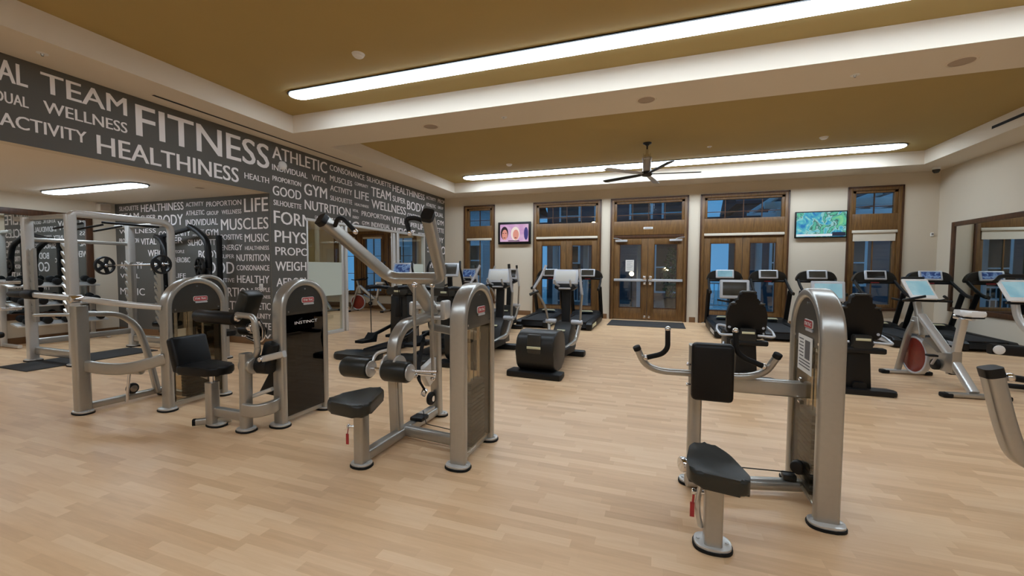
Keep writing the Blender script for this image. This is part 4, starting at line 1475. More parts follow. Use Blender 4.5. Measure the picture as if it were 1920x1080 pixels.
# ---- roller arm machine with the INSTINCT tower
r = thing('seated_leg_curl_machine', 'silver leg curl machine with horizontal black roller beside a dark INSTINCT tower', 'gym machine', (-3.6, 3.0, 0), world=True)
tower(r, -3.35, 2.96, 3.48, 1, dark=True)
t = MB()
xi = -3.35 + 0.13 * 0.33 + 0.0085
write(t, 'INSTINCT', (xi, 3.09, 0.95), (0, 1, 0), (0, 0, 1), 0.28, 0.028, 0.0)
t.build('white_lettering', M_LETTER, r, True, smooth=0)
MB().tube([(-3.95, 2.74, 0.03), (-3.95, 2.74, 0.42)], 0.085, 0.095, 0.016, up=(0, 1, 0)).build('seat_post', M_STEEL, r)
foot(r, -3.93, 2.76, 0.2, 0.14)
MB().tube([(-4.06, 2.66, 0.05), (-3.84, 2.84, 0.05)], 0.05, 0.06, 0.014).build('foot_bar', M_STEEL, r)
MB().tube([(-4.06, 2.66, 0.05), (-4.08, 2.645, 0.05)], 0.052, 0.062, 0.014).build('bar_cap', M_RUBBER, r)
MB().cyl((-3.95, 2.74, 0.40), (-3.95, 2.74, 0.52), 0.02).build('seat_slider', M_CHROME, r)
st = pad(None, smooth_poly([(-4.30, 2.62), (-3.86, 2.66), (-3.80, 2.76), (-3.86, 2.92), (-4.30, 2.96)], 0.07), 0.49, 0.57, 'seat', M_VINYL, r)
MB().box((-4.33, 2.80, 0.66), (0.09, 0.34, 0.34), 0.03, Matrix.Rotation(math.radians(-16), 4, 'Y'), 3).build('backrest', M_VINYL, r)
MB().box((-4.40, 2.80, 0.60), (0.05, 0.20, 0.30), 0.01, Matrix.Rotation(math.radians(-16), 4, 'Y')).build('backrest_bracket', M_STEEL, r)
MB().tube([(-4.38, 2.80, 0.50), (-4.0, 2.76, 0.46)], 0.05, 0.05, 0.012).build('seat_rail', M_STEEL, r)
MB().tube([(-3.95, 2.75, 0.14), (-3.56, 2.75, 0.14)], 0.06, 0.09, 0.015).build('base_rail', M_STEEL, r)
MB().tube([(-3.545, 2.76, 0.03), (-3.535, 2.76, 0.72)], 0.075, 0.095, 0.02, up=(0, 1, 0)).build('pivot_post', M_STEEL, r)
foot(r, -3.545, 2.76, 0.18, 0.15)
MB().tube([(-3.53, 2.72, 0.215), (-3.42, 2.74, 0.20), (-3.34, 2.86, 0.21), (-3.35, 2.96, 0.23)], 0.05, 0.12, 0.015, fil=0.12, n=7).build('curved_brace', M_STEEL, r)
arm = MB().tube([(-3.53, 2.82, 0.66), (-3.44, 2.81, 0.72), (-3.45, 2.80, 0.93), (-3.47, 2.80, 1.05), (-3.68, 2.80, 1.06)], 0.055, fil=0.10, n=7).build('roller_arm', M_STEEL, r)
rl = MB().cyl((-4.21, 2.80, 1.03), (-3.69, 2.80, 1.02), 0.062, bev=0.018, seg=24).build('leg_roller', M_VINYL, r)
MB().cyl((-3.70, 2.80, 1.02), (-3.66, 2.80, 1.04), 0.035, bev=0.006).build('roller_hub', M_CHROME, rl)
tp = MB().box((-3.77, 2.97, 1.10), (0.12, 0.20, 0.36), 0.03, Matrix.Rotation(math.radians(24), 4, 'Y'), 3).build('thigh_pad', M_VINYL_G, r)
lo = MB().cyl((-3.95, 3.05, 0.875), (-3.66, 3.05, 0.87), 0.055, bev=0.015, seg=22).build('lower_roller', M_VINYL, r)
MB().tube([(-3.86, 3.04, 0.80), (-3.72, 3.02, 0.77), (-3.60, 3.0, 0.80), (-3.56, 2.97, 0.92), (-3.56, 2.92, 1.0)], 0.032, fil=0.10, n=6).build('adjuster_arm', M_CHROME, r)
MB().cyl((-3.64, 2.9, 0.93), (-3.58, 2.9, 0.93), 0.055, bev=0.01).build('adjuster_dial', M_CHROME, r)
b = MB()
b.cyl((-3.52, 2.86, 0.60), (-3.36, 2.88, 0.60), 0.085, bev=0.015, seg=24)
b.box((-3.40, 2.90, 0.70), (0.13, 0.10, 0.22), 0.03, Matrix.Rotation(math.radians(18), 4, 'Y'))
b.build('cam_housing', M_BLACK, r)
MB().cyl((-3.60, 2.80, 0.60), (-3.47, 2.80, 0.60), 0.075, bev=0.012, seg=24).build('pivot_hub', M_STEEL, r)
MB().tube([(-3.39, 2.82, 0.665), (-3.18, 2.86, 0.72)], 0.05, 0.06, 0.014).build('link_bar', M_STEEL_W, r)
MB().cyl((-3.395, 2.775, 0.665), (-3.395, 2.8, 0.665), 0.022, bev=0.004).build('link_bolt', M_CHROME, r)
MB().tube([(-3.50, 2.97, 0.58), (-3.37, 3.0, 0.58)], 0.045).build('upper_tube', M_STEEL, r)
MB().prism([(-3.66, 0.28), (-3.50, 0.52), (-3.36, 0.54), (-3.36, 0.26)], 'xz', 2.98, 3.05, 0.015).build('lower_shield', M_BLACK, r)
MB().tube([(-3.56, 2.80, 0.295), (-3.36, 2.88, 0.375)], 0.05, 0.035, 0.01).build('range_lever', M_STEEL_W, r)

# ---- chest press with long lever (left)
r = thing('lateral_raise_machine', 'silver machine with a long black gripped lever reaching left over the alcove', 'gym machine', (-5.2, 2.9, 0), world=True)
tower(r, -4.82, 2.89, 3.46, 1)
MB().tube([(-5.53, 2.53, 0.03), (-5.53, 2.53, 1.10)], 0.095, 0.12, 0.02, up=(0, 1, 0)).build('front_post', M_STEEL, r)
foot(r, -5.53, 2.53, 0.22, 0.15)
MB().tube([(-5.54, 2.55, 0.06), (-5.50, 3.26, 0.06)], 0.06, 0.07, 0.016).build('base_rail', M_STEEL, r)
MB().tube([(-5.50, 3.24, 0.06), (-4.84, 3.20, 0.06)], 0.05, 0.06, 0.016).build('rear_rail', M_STEEL, r)
foot(r, -5.50, 3.26, 0.16, 0.12)
MB().tube([(-5.53, 2.55, 0.49), (-5.32, 2.60, 0.46), (-5.05, 2.68, 0.46), (-4.82, 2.88, 0.55)], 0.06, 0.115, 0.018, fil=0.15, n=7).build('curved_brace', M_STEEL, r)
MB().tube([(-5.55, 2.56, 1.02), (-5.55, 2.88, 0.985), (-5.53, 3.03, 0.83), (-5.50, 3.10, 0.52), (-5.47, 3.17, 0.05)], 0.055, 0.07, 0.016, fil=0.16, up=(1, 0, 0), n=7).build('rear_leg', M_STEEL, r)
MB().tube([(-6.5, 2.60, 0.96), (-5.55, 2.56, 1.01)], 0.035).build('side_handle', M_STEEL, r)
lv = MB().tube([(-6.55, 2.58, 1.19), (-5.5, 2.56, 1.17), (-5.1, 2.62, 1.13), (-4.84, 2.87, 1.08)], 0.05, 0.06, 0.018, fil=0.2).build('lever', M_STEEL_W, r)
MB().cyl((-6.93, 2.58, 1.185), (-6.50, 2.58, 1.19), 0.034, 0.046, bev=0.012).build('lever_grip', M_RUBBER, lv)
MB().cyl((-6.62, 2.58, 1.19), (-6.42, 2.58, 1.19), 0.052, bev=0.012).build('lever_pad', M_RUBBER, lv)
MB().cyl((-5.53, 2.46, 1.17), (-5.53, 2.56, 1.17), 0.04, bev=0.006).build('pivot', M_CHROME, r)
MB().cyl((-5.34, 2.80, 0.06), (-5.32, 2.83, 0.42), 0.014).build('link_rod', M_CHROME, r)
MB().cyl((-5.36, 2.80, 0.40), (-5.14, 2.84, 0.40), 0.04, bev=0.01).build('cross_pin', M_STEEL_W, r)
w = MB().cyl((-5.50, 2.93, 0.155), (-5.46, 2.93, 0.155), 0.06, bev=0.012).build('pulley', M_BLACK, r)
MB().cyl((-5.455, 2.93, 0.155), (-5.45, 2.93, 0.155), 0.036).build('pulley_hub', M_CHROME, w)
sh = MB().box2((-4.8225, 3.0, 0.66), (-4.8205, 3.10, 0.84)).build('instruction_sheet', M_PAPER, r, True, smooth=0)

# ---- machine behind, only its arched tower and seat show
r = thing('multi_hip_machine', 'arched silver tower machine standing behind, half hidden by the lever machine', 'gym machine', (-6.7, 4.6, 0), world=True)
tower(r, -6.72, 4.33, 4.90, 1)
MB().tube([(-6.72, 4.36, 0.07), (-6.1, 4.40, 0.07)], 0.06, 0.07, 0.016).build('base_rail', M_STEEL, r)
MB().tube([(-6.1, 4.42, 0.03), (-6.1, 4.42, 0.5)], 0.06, 0.07, 0.016, up=(0, 1, 0)).build('seat_post', M_STEEL, r)
foot(r, -6.1, 4.42)
pad(None, smooth_poly([(-6.28, 4.28), (-5.95, 4.30), (-5.92, 4.42), (-5.95, 4.54), (-6.28, 4.56)], 0.06), 0.49, 0.56, 'seat', M_VINYL, r)

# ---- machine at the right edge: one lever arm reaches into view
r = thing('lever_press_machine', 'silver lever machine at the right edge with one curved arm and black grip', 'gym machine', (2.2, 3.0, 0), world=True)
tower(r, 2.86, 2.78, 3.33, -1, detail=False)
arm = MB().tube([(1.665, 2.90, 0.955), (1.73, 2.90, 0.68), (1.79, 2.90, 0.50), (2.25, 2.92, 0.50)], 0.075, 0.09, 0.022, fil=0.14, up=(0, 1, 0), n=8).build('lever_arm', M_STEEL, r)
MB().tube([(1.668, 2.90, 0.945), (1.655, 2.90, 0.992)], 0.08, 0.095, 0.024, up=(0, 1, 0)).build('end_cap', M_BLACK, arm)
MB().sphere((1.735, 2.90, 0.945), 0.024).build('grip_tip', M_CHROME, arm)
MB().tube([(1.735, 2.90, 0.945), (1.93, 2.92, 0.92), (1.97, 2.93, 0.98), (1.98, 2.93, 1.10)], 0.034, fil=0.05).build('grip', M_RUBBER, arm)
MB().tube([(2.25, 2.92, 0.03), (2.25, 2.92, 0.60)], 0.09, 0.11, 0.02, up=(0, 1, 0)).build('mast', M_STEEL, r)
foot(r, 2.25, 2.92, 0.2, 0.14)
MB().tube([(2.25, 2.93, 0.065), (2.84, 3.0, 0.065)], 0.07, 0.08, 0.018).build('base_rail', M_STEEL, r)
MB().box2((1.93, 2.83, 0.24), (2.23, 2.99, 0.44), 0.03).build('pivot_housing', M_STEEL_W, r)
MB().cyl((1.96, 2.815, 0.38), (1.96, 2.83, 0.38), 0.025, bev=0.004).build('bolt', M_CHROME, r)

# ================================================================== cardio machines (local: +y is where the user looks)
def console(parent, c, w, h, tilt, mat, name='console_screen', bez=M_SILVERP, d=0.045, corner=0.02):
    """a framed screen facing the user (-y), leaning back by tilt degrees"""
    rot = Matrix.Rotation(math.radians(-tilt), 4, 'X')
    b = MB().box(c, (w, d, h), corner, rot, 3)
    o = b.build('screen_bezel', bez, parent)
    off = rot @ Vector((0, -d / 2 - 0.002, h * 0.02))
    s = MB().box(Vector(c) + off, (w * 0.80, 0.004, h * 0.70), 0.0015, rot)
    s.build(name, mat, o)
    return o


def make_treadmill(label, scr, group):
    r = thing('treadmill', label, 'treadmill', group=group)
    L0, L1, W = -1.05, 1.10, 0.84
    MB().prism([(L0, 0.06), (L0 + 0.03, 0.17), (L1 - 0.5, 0.20), (L1 - 0.5, 0.04), (L0 + 0.1, 0.03)], 'yz', -W / 2 + 0.08, W / 2 - 0.08, 0.01).build('deck', M_BLACK, r)
    MB().box2((-0.27, L0 + 0.02, 0.178), (0.27, L1 - 0.48, 0.205), 0.008).build('running_belt', M_BELT, r)
    for s in (-1, 1):
        xa, xb = sorted((s * (W / 2 - 0.14), s * W / 2))
        rail = MB().prism([(L0 - 0.02, 0.03), (L0 - 0.02, 0.15), (L0 + 0.05, 0.20), (L1 - 0.3, 0.23), (L1 - 0.3, 0.03)], 'yz', xa, xb, 0.015).build('side_rail', M_BLACK, r)
        xa, xb = sorted((s * W / 2, s * (W / 2 + 0.004)))
        MB().box2((xa, L0 + 0.08, 0.07), (xb, L0 + 0.72, 0.15)).build('side_light_panel', M_SILVERP if s < 0 else M_LABELY, rail)
    MB().prism([(L1 - 0.56, 0.03), (L1 - 0.56, 0.20), (L1 - 0.42, 0.29), (L1 - 0.1, 0.31), (L1 + 0.02, 0.22), (L1 + 0.02, 0.03)], 'yz', -W / 2 + 0.02, W / 2 - 0.02, 0.025).build('motor_hood', M_BLACK, r)
    MB().prism([(-0.19, 0.295), (0.19, 0.295), (0.16, 0.325), (-0.16, 0.325)], 'xz', L1 - 0.53, L1 - 0.43, 0.008).build('hood_badge', M_LABELY, r)
    for s in (-1, 1):
        MB().tube([(s * 0.40, L1 - 0.22, 0.12), (s * 0.395, L1 - 0.62, 1.0)], 0.055, 0.10, 0.02, up=(1, 0, 0)).build('upright', M_BLACK, r)
        MB().tube([(s * 0.37, L1 - 0.18, 1.29), (s * 0.385, L1 - 0.42, 1.14), (s * 0.385, L1 - 0.74, 0.97), (s * 0.385, L1 - 0.88, 0.95)], 0.05, 0.07, 0.02, fil=0.12, n=5).build('handrail', M_BLACK, r)
        MB().tube([(s * 0.385, L1 - 0.84, 0.955), (s * 0.385, L1 - 0.92, 0.945)], 0.052, 0.072, 0.02).build('handrail_tip', M_DGREY, r)
    # arched console body
    arch = [(-0.43, 1.22), (-0.40, 1.34), (-0.33, 1.44), (-0.2, 1.48), (0.2, 1.48), (0.33, 1.44), (0.40, 1.34), (0.43, 1.22), (0.30, 1.24), (-0.30, 1.24)]
    MB().prism(smooth_poly(arch, 0.08), 'xz', L1 - 0.26, L1 - 0.14, 0.02).build('console_body', M_DGREY, r)
    b = MB()
    b.tube([(-0.37, L1 - 0.24, 1.215), (0.37, L1 - 0.24, 1.215)], 0.06, 0.05, 0.02)
    b.build('crossbar', M_BLACK, r)
    MB().box((0.0, L1 - 0.275, 1.215), (0.16, 0.012, 0.022), 0.004).build('stop_key', M_RED, r)
    console(r, (0, L1 - 0.28, 1.385), 0.42, 0.225, 16, scr)
    return r


t0 = make_treadmill('black treadmill in front of the left french doors, the one further left', M_SCREEN, 'treadmills along the front wall')
t0.location = (-3.02, 11.18, 0)
TREADS = [
    (-1.93, 11.18, 0, 'black treadmill in front of the left french doors, beside the entrance mat', M_SCREEN),
    (1.58, 11.08, 0, 'black treadmill right of the entrance, first in the right hand row, with pale lit screen', M_SCR_SKY),
    (2.55, 11.08, 0, 'black treadmill second from the entrance in the right hand row, with grey screen', M_SCREEN),
    (3.58, 11.12, 0, 'black treadmill under the aerial picture television, third in the right hand row', M_SCREEN),
    (4.72, 11.12, 0, 'black treadmill in front of the right window, with a black screen', M_SCR_DARK),
    (5.72, 11.12, 0, 'black treadmill in the right corner by the wall mirror, with a lit blue screen', M_SCR_BLUE),
]
for x, y, a, lb, sc in TREADS:
    d = dup(t0, (x, y, 0), a, lb)
    if sc is not M_SCREEN:
        for ch in d.children:
            for g in ch.children:
                if g.name.startswith('console_screen'):
                    copy_mesh_with(g, sc)


def make_elliptical(label, scr, group):
    r = thing('elliptical_trainer', label, 'elliptical trainer', group=group)
    MB().prism([(-0.38, -0.99), (0.38, -0.99), (0.40, -0.94), (0.38, -0.74), (-0.38, -0.74), (-0.40, -0.94)], 'xy', 0, 0.085, 0.02).build('rear_base', M_BLACK, r)
    dr = []
    for k in range(33):
        a = 2 * PI * k / 32
        if k == 32:
            break
        e = 3.2
        ct, st = math.cos(a), math.sin(a)
        dr.append((-0.62 + 0.31 * abs(ct) ** (2 / e) * (1 if ct > 0 else -1), 0.345 + 0.275 * abs(st) ** (2 / e) * (1 if st > 0 else -1)))
    MB().prism(dr, 'yz', -0.275, 0.275, 0.03, 3).build('drive_housing', M_DGREY, r)
    top = []
    for k in range(13):
        a = math.radians(100 - 0 + k * 6.2)
        top.append((-0.62 + 0.318 * math.cos(a), 0.345 + 0.288 * math.sin(a)))
    b = MB()
    b.box2((-0.10, -0.945, 0.33), (0.10, -0.90, 0.60), 0.02)
    b.build('housing_spine', M_SHROUD, r)
    MB().box2((-0.10, -0.952, 0.40), (0.10, -0.946, 0.435), 0.002).build('badge_strip', M_LABELY, r)
    b = MB()
    b.tube([(0, -0.5, 0.16), (0, 0.85, 0.12)], 0.16, 0.12, 0.03)
    b.build('main_rail', M_BLACK, r)
    for s in (-1, 1):
        MB().prism([(-0.34, 0.20), (0.30, 0.17), (0.34, 0.25), (0.05, 0.29), (-0.34, 0.30)], 'yz', s * 0.20 - 0.07, s * 0.20 + 0.07, 0.012).build('foot_pedal', M_RUBBER, r)
        MB().tube([(s * 0.20, -0.42, 0.24), (s * 0.23, 0.50, 0.30), (s * 0.27, 0.62, 0.55)], 0.05, 0.07, 0.015, fil=0.1).build('pedal_arm', M_STEEL, r)
    MB().box2((-0.34, 0.66, 0), (0.34, 0.82, 0.10), 0.025).build('front_stabilizer', M_BLACK, r)
    MB().prism([(0.35, 0.14), (0.40, 0.42), (0.60, 0.60), (0.85, 0.52), (0.90, 0.12)], 'yz', -0.15, 0.15, 0.03).build('front_cover', M_DGREY, r)
    MB().box((0, 0.425, 0.475), (0.14, 0.01, 0.03), 0.003, Matrix.Rotation(math.radians(-40), 4, 'X')).build('cover_badge', M_LABELY, r)
    MB().tube([(0, 0.72, 0.45), (0, 0.78, 1.18)], 0.15, 0.10, 0.03, up=(0, 1, 0)).build('mast', M_BLACK, r)
    MB().prism(smooth_poly([(-0.20, 1.18), (-0.14, 1.26), (0.14, 1.26), (0.20, 1.18), (0.10, 1.12), (-0.10, 1.12)], 0.03), 'xz', 0.64, 0.82, 0.015).build('console_tray', M_BLACK, r)
    b = MB()
    b.tube([(-0.10, 0.62, 1.165), (0.10, 0.62, 1.165)], 0.03)
    b.lathe([(0.10, -0.012), (0.112, 0), (0.10, 0.012)], (0, 0.66, 1.165))
    b.build('pulse_ring', M_SILVERP, r)
    console(r, (0, 0.70, 1.36), 0.44, 0.27, 20, scr)
    for s in (-1, 1):
        MB().tube([(s * 0.10, 0.66, 1.20), (s * 0.13, 0.52, 1.24), (s * 0.135, 0.46, 1.32)], 0.034, fil=0.06).build('fixed_handle', M_SILVERP, r)
        MB().cyl((s * 0.13, 0.60, 0.60), (s * 0.32, 0.60, 0.60), 0.04, bev=0.01).build('pivot_hub', M_SILVERP, r)
        a = MB().tube([(s * 0.28, 0.60, 0.58), (s * 0.29, 0.58, 0.80), (s * 0.33, 0.50, 1.08)] if s > 0 else [(s * 0.28, 0.60, 0.58), (s * 0.31, 0.55, 0.85), (s * 0.42, 0.40, 1.10)], 0.042, fil=0.2, n=6).build('moving_arm', M_STEEL, r)
        if s > 0:
            MB().tube([(0.33, 0.50, 1.08), (0.32, 0.47, 1.20), (0.30, 0.44, 1.46), (0.29, 0.43, 1.54)], 0.045, fil=0.05).build('arm_grip', M_SILVERP, a)
            MB().tube([(0.292, 0.432, 1.50), (0.288, 0.428, 1.58)], 0.05).build('grip_end', M_DGREY, a)
        else:
            MB().tube([(-0.42, 0.40, 1.10), (-0.47, 0.36, 1.16), (-0.36, 0.42, 1.36), (-0.28, 0.46, 1.56)], 0.045, fil=0.05).build('arm_grip', M_SILVERP, a)
            MB().tube([(-0.40, 0.41, 1.12), (-0.52, 0.32, 1.06)], 0.05).build('grip_end', M_DGREY, a)
    return r


e0 = make_elliptical('black elliptical trainer in the open middle of the floor, nearest of the ellipticals', M_SCR_WHITE, 'elliptical trainers')
e0.location = (-1.55, 6.40, 0)
e0.rotation_euler = (0, 0, math.radians(-3))
dup(e0, (-2.80, 6.55, 0), 0, 'black elliptical trainer with glaring pale screen just behind the lat machine tower')
for x, y, lb, sc in ((-3.52, 9.10, 'black elliptical trainer with dim screen against the wall below the pink television', M_SCREEN), (-4.60, 9.10, 'black elliptical trainer with blue screen in front of the narrow left window', M_SCR_BLUE)):
    d = dup(e0, (x, y, 0), 0, lb)
    for ch in d.children:
        for g in ch.children:
            if g.name.startswith('console_screen'):
                copy_mesh_with(g, sc)


def make_stepper(label, scr, group):
    r = thing('adaptive_stepper', label, 'stepper', group=group)
    MB().prism(smooth_poly([(-0.42, -0.86), (0.28, -0.86), (0.36, -0.70), (0.30, -0.42), (-0.36, -0.42), (-0.48, -0.60)], 0.10), 'xy', 0, 0.10, 0.03).build('rear_step', M_DGREY, r)
    MB().prism([(-0.13, -0.45), (0.13, -0.45), (0.20, 0.85), (-0.20, 0.85)], 'xy', 0.02, 0.13, 0.03).build('base_rail', M_BLACK, r)
    MB().box2((-0.42, 0.70, 0), (0.42, 0.90, 0.10), 0.03).build('front_stabilizer', M_BLACK, r)
    for s, dz, dy in ((-1, 0.0, -0.06), (1, 0.10, 0.14)):
        p = MB().prism([(-0.36 + dy, 0.20 + dz), (0.02 + dy, 0.17 + dz), (0.06 + dy, 0.30 + dz), (-0.02 + dy, 0.34 + dz), (-0.10 + dy, 0.235 + dz), (-0.36 + dy, 0.245 + dz)], 'yz', s * 0.24 - 0.085, s * 0.24 + 0.085, 0.012).build('foot_pedal', M_RUBBER, r)
        MB().cyl((s * 0.24, -0.02 + dy, 0.30 + dz), (s * 0.30, -0.02, 1.13), 0.008).build('suspension_rod', M_BLACK, r)
        MB().tube([(s * 0.30, 0.52, 1.12), (s * 0.30, 0.10, 1.16), (s * 0.30, -0.10, 1.15)], 0.09, 0.075, 0.03, fil=0.1).build('link_arm', M_BLACK, r)
        MB().tube([(s * 0.27, 0.64, 0.40), (s * 0.34, 0.20, 0.28), (s * 0.32, -0.1, 0.26)], 0.05, 0.06, 0.015, fil=0.1).build('pedal_arm', M_BLACK, r)
        MB().tube([(s * 0.30, 0.58, 1.1), (s * 0.34, 0.45, 1.26), (s * 0.33, 0.36, 1.50), (s * 0.30, 0.42, 1.62)], 0.04, fil=0.1).build('swing_handle', M_BLACK, r)
        MB().tube([(s * 0.22, 0.70, 0.10), (s * 0.16, 0.66, 1.0)], 0.06, 0.06, 0.015).build('frame_leg', M_STEEL, r)
    MB().prism(smooth_poly([(-0.20, 0.10), (0.20, 0.10), (0.17, 1.0), (-0.17, 1.0)], 0.04), 'xz', 0.42, 0.72, 0.03).build('drive_column', M_DGREY, r)
    MB().box2((-0.07, 0.405, 0.58), (0.07, 0.425, 0.95), 0.01).build('bottle_holder', M_BLACK, r)
    MB().prism(smooth_poly([(-0.24, 1.0), (0.24, 1.0), (0.22, 1.14), (-0.22, 1.14)], 0.04), 'xz', 0.36, 0.72, 0.03).build('shoulder_cover', M_SHROUD, r)
    MB().box2((-0.06, 0.352, 1.05), (0.06, 0.36, 1.085), 0.002).build('cover_badge', M_LABELY, r)
    MB().tube([(0, 0.62, 1.1), (0, 0.60, 1.34)], 0.09, 0.06, 0.02, up=(0, 1, 0)).build('console_neck', M_BLACK, r)
    console(r, (0, 0.55, 1.47), 0.44, 0.27, 20, scr)
    MB().tube([(-0.06, 0.47, 1.30), (-0.06, 0.44, 1.40)], 0.03).build('fixed_handle', M_SILVERP, r)
    return r


s0 = make_stepper('black adaptive stepper with lit blue screen before the glass partition', M_SCR_BLUE, 'adaptive steppers')
s0.location = (-4.62, 6.30, 0)
d = dup(s0, (-3.64, 6.30, 0), 0, 'black adaptive stepper with dark screen between the blue screened stepper and the ellipticals')
for ch in d.children:
    for g in ch.children:
        if g.name.startswith('console_screen'):
            copy_mesh_with(g, M_SCREEN)


def make_recumbent(label, scr, group):
    r = thing('recumbent_bike', label, 'recumbent bike', group=group)
    MB().prism(smooth_poly([(-0.36, -0.68), (0.36, -0.68), (0.36, -0.50), (-0.36, -0.50)], 0.05), 'xy', 0, 0.065, 0.02).build('rear_stabilizer', M_BLACK, r)
    MB().box2((-0.30, 0.72, 0), (0.30, 0.86, 0.07), 0.02).build('front_stabilizer', M_BLACK, r)
    MB().tube([(0, -0.62, 0.09), (0, 0.80, 0.11)], 0.14, 0.10, 0.03).build('base_rail', M_BLACK, r)
    MB().prism([(-0.14, 0.05), (0.14, 0.05), (0.11, 0.60), (-0.11, 0.60)], 'xz', -0.58, -0.42, 0.03).build('seat_pillar', M_BLACK, r)
    MB().box((0, -0.20, 0.60), (0.46, 0.42, 0.11), 0.045, None, 3).build('seat', M_VINYL, r)
    bp = smooth_poly([(-0.235, 0.66), (0.235, 0.66), (0.245, 0.90), (0.20, 1.06), (0.115, 1.08), (0.10, 1.22), (-0.10, 1.22), (-0.115, 1.08), (-0.20, 1.06), (-0.245, 0.90)], 0.035)
    m = MB().prism(bp, 'xz', -0.05, 0.04, 0.025, 3)
    m.xf(Matrix.Translation((0, -0.44, 0)) @ Matrix.Translation((0, 0, 0.66)) @ Matrix.Rotation(math.radians(10), 4, 'X') @ Matrix.Translation((0, 0, -0.66)))
    m.build('backrest', M_VINYL, r)
    for q, w_ in (((0, -0.60, 1.205), 0.17), ((0.17, -0.56, 1.045), 0.07), ((-0.17, -0.56, 1.045), 0.07)):
        MB().box(q, (w_, 0.02, 0.022), 0.006).build('backrest_trim', M_SHROUD, r)
    MB().prism(smooth_poly([(-0.10, 0.56), (0.10, 0.56), (0.085, 0.72), (-0.085, 0.72)], 0.015), 'xz', -0.66, -0.56, 0.012).build('rear_panel', M_DGREY, r)
    MB().box2((-0.075, -0.667, 0.655), (0.075, -0.66, 0.685), 0.002).build('rear_label', M_LABELY, r)
    MB().box2((-0.20, -0.66, 0.50), (0.24, -0.56, 0.57), 0.02).build('seat_carriage', M_BLACK, r)
    for s in (-1, 1):
        MB().tube([(s * 0.12, -0.60, 0.63), (s * 0.32, -0.60, 0.62), (s * 0.34, -0.36, 0.66), (s * 0.31, -0.15, 0.70), (s * 0.27, -0.30, 0.72), (s * 0.20, -0.52, 0.72)], 0.032, fil=0.06).build('side_handle', M_SILVERP, r)
    MB().prism([(0.20, 0.12), (0.26, 0.50), (0.62, 0.62), (0.82, 0.45), (0.84, 0.10)], 'yz', -0.13, 0.13, 0.03).build('drive_housing', M_DGREY, r)
    for s in (-1, 1):
        cr = MB().tube([(s * 0.14, 0.45, 0.36), (s * 0.17, 0.45 + s * 0.15, 0.36 + s * 0.05)], 0.03, 0.02, 0.006).build('crank', M_SILVERP, r)
        MB().box((s * 0.22, 0.45 + s * 0.15, 0.36 + s * 0.05), (0.10, 0.09, 0.03), 0.01).build('pedal', M_RUBBER, cr)
    MB().tube([(0, 0.66, 0.55), (0, 0.60, 1.0), (0, 0.58, 1.15)], 0.10, 0.07, 0.02, fil=0.1, up=(0, 1, 0)).build('mast', M_BLACK, r)
    console(r, (0, 0.52, 1.19), 0.42, 0.30, 8, scr)
    MB().tube([(-0.24, 0.48, 1.02), (0, 0.56, 0.98), (0.24, 0.48, 1.02)], 0.03, fil=0.1).build('front_handle', M_BLACK, r)
    return r


b0 = make_recumbent('black recumbent bike with dark screen, seen from behind over the row machine pad', M_SCREEN, 'recumbent bikes')
b0.location = (1.12, 6.85, 0)
d = dup(b0, (2.32, 6.75, 0), 0, 'black recumbent bike with lit screen partly hidden behind the row machine tower')
for ch in d.children:
    for g in ch.children:
        if g.name.startswith('console_screen'):
            copy_mesh_with(g, M_SCR_SKY)


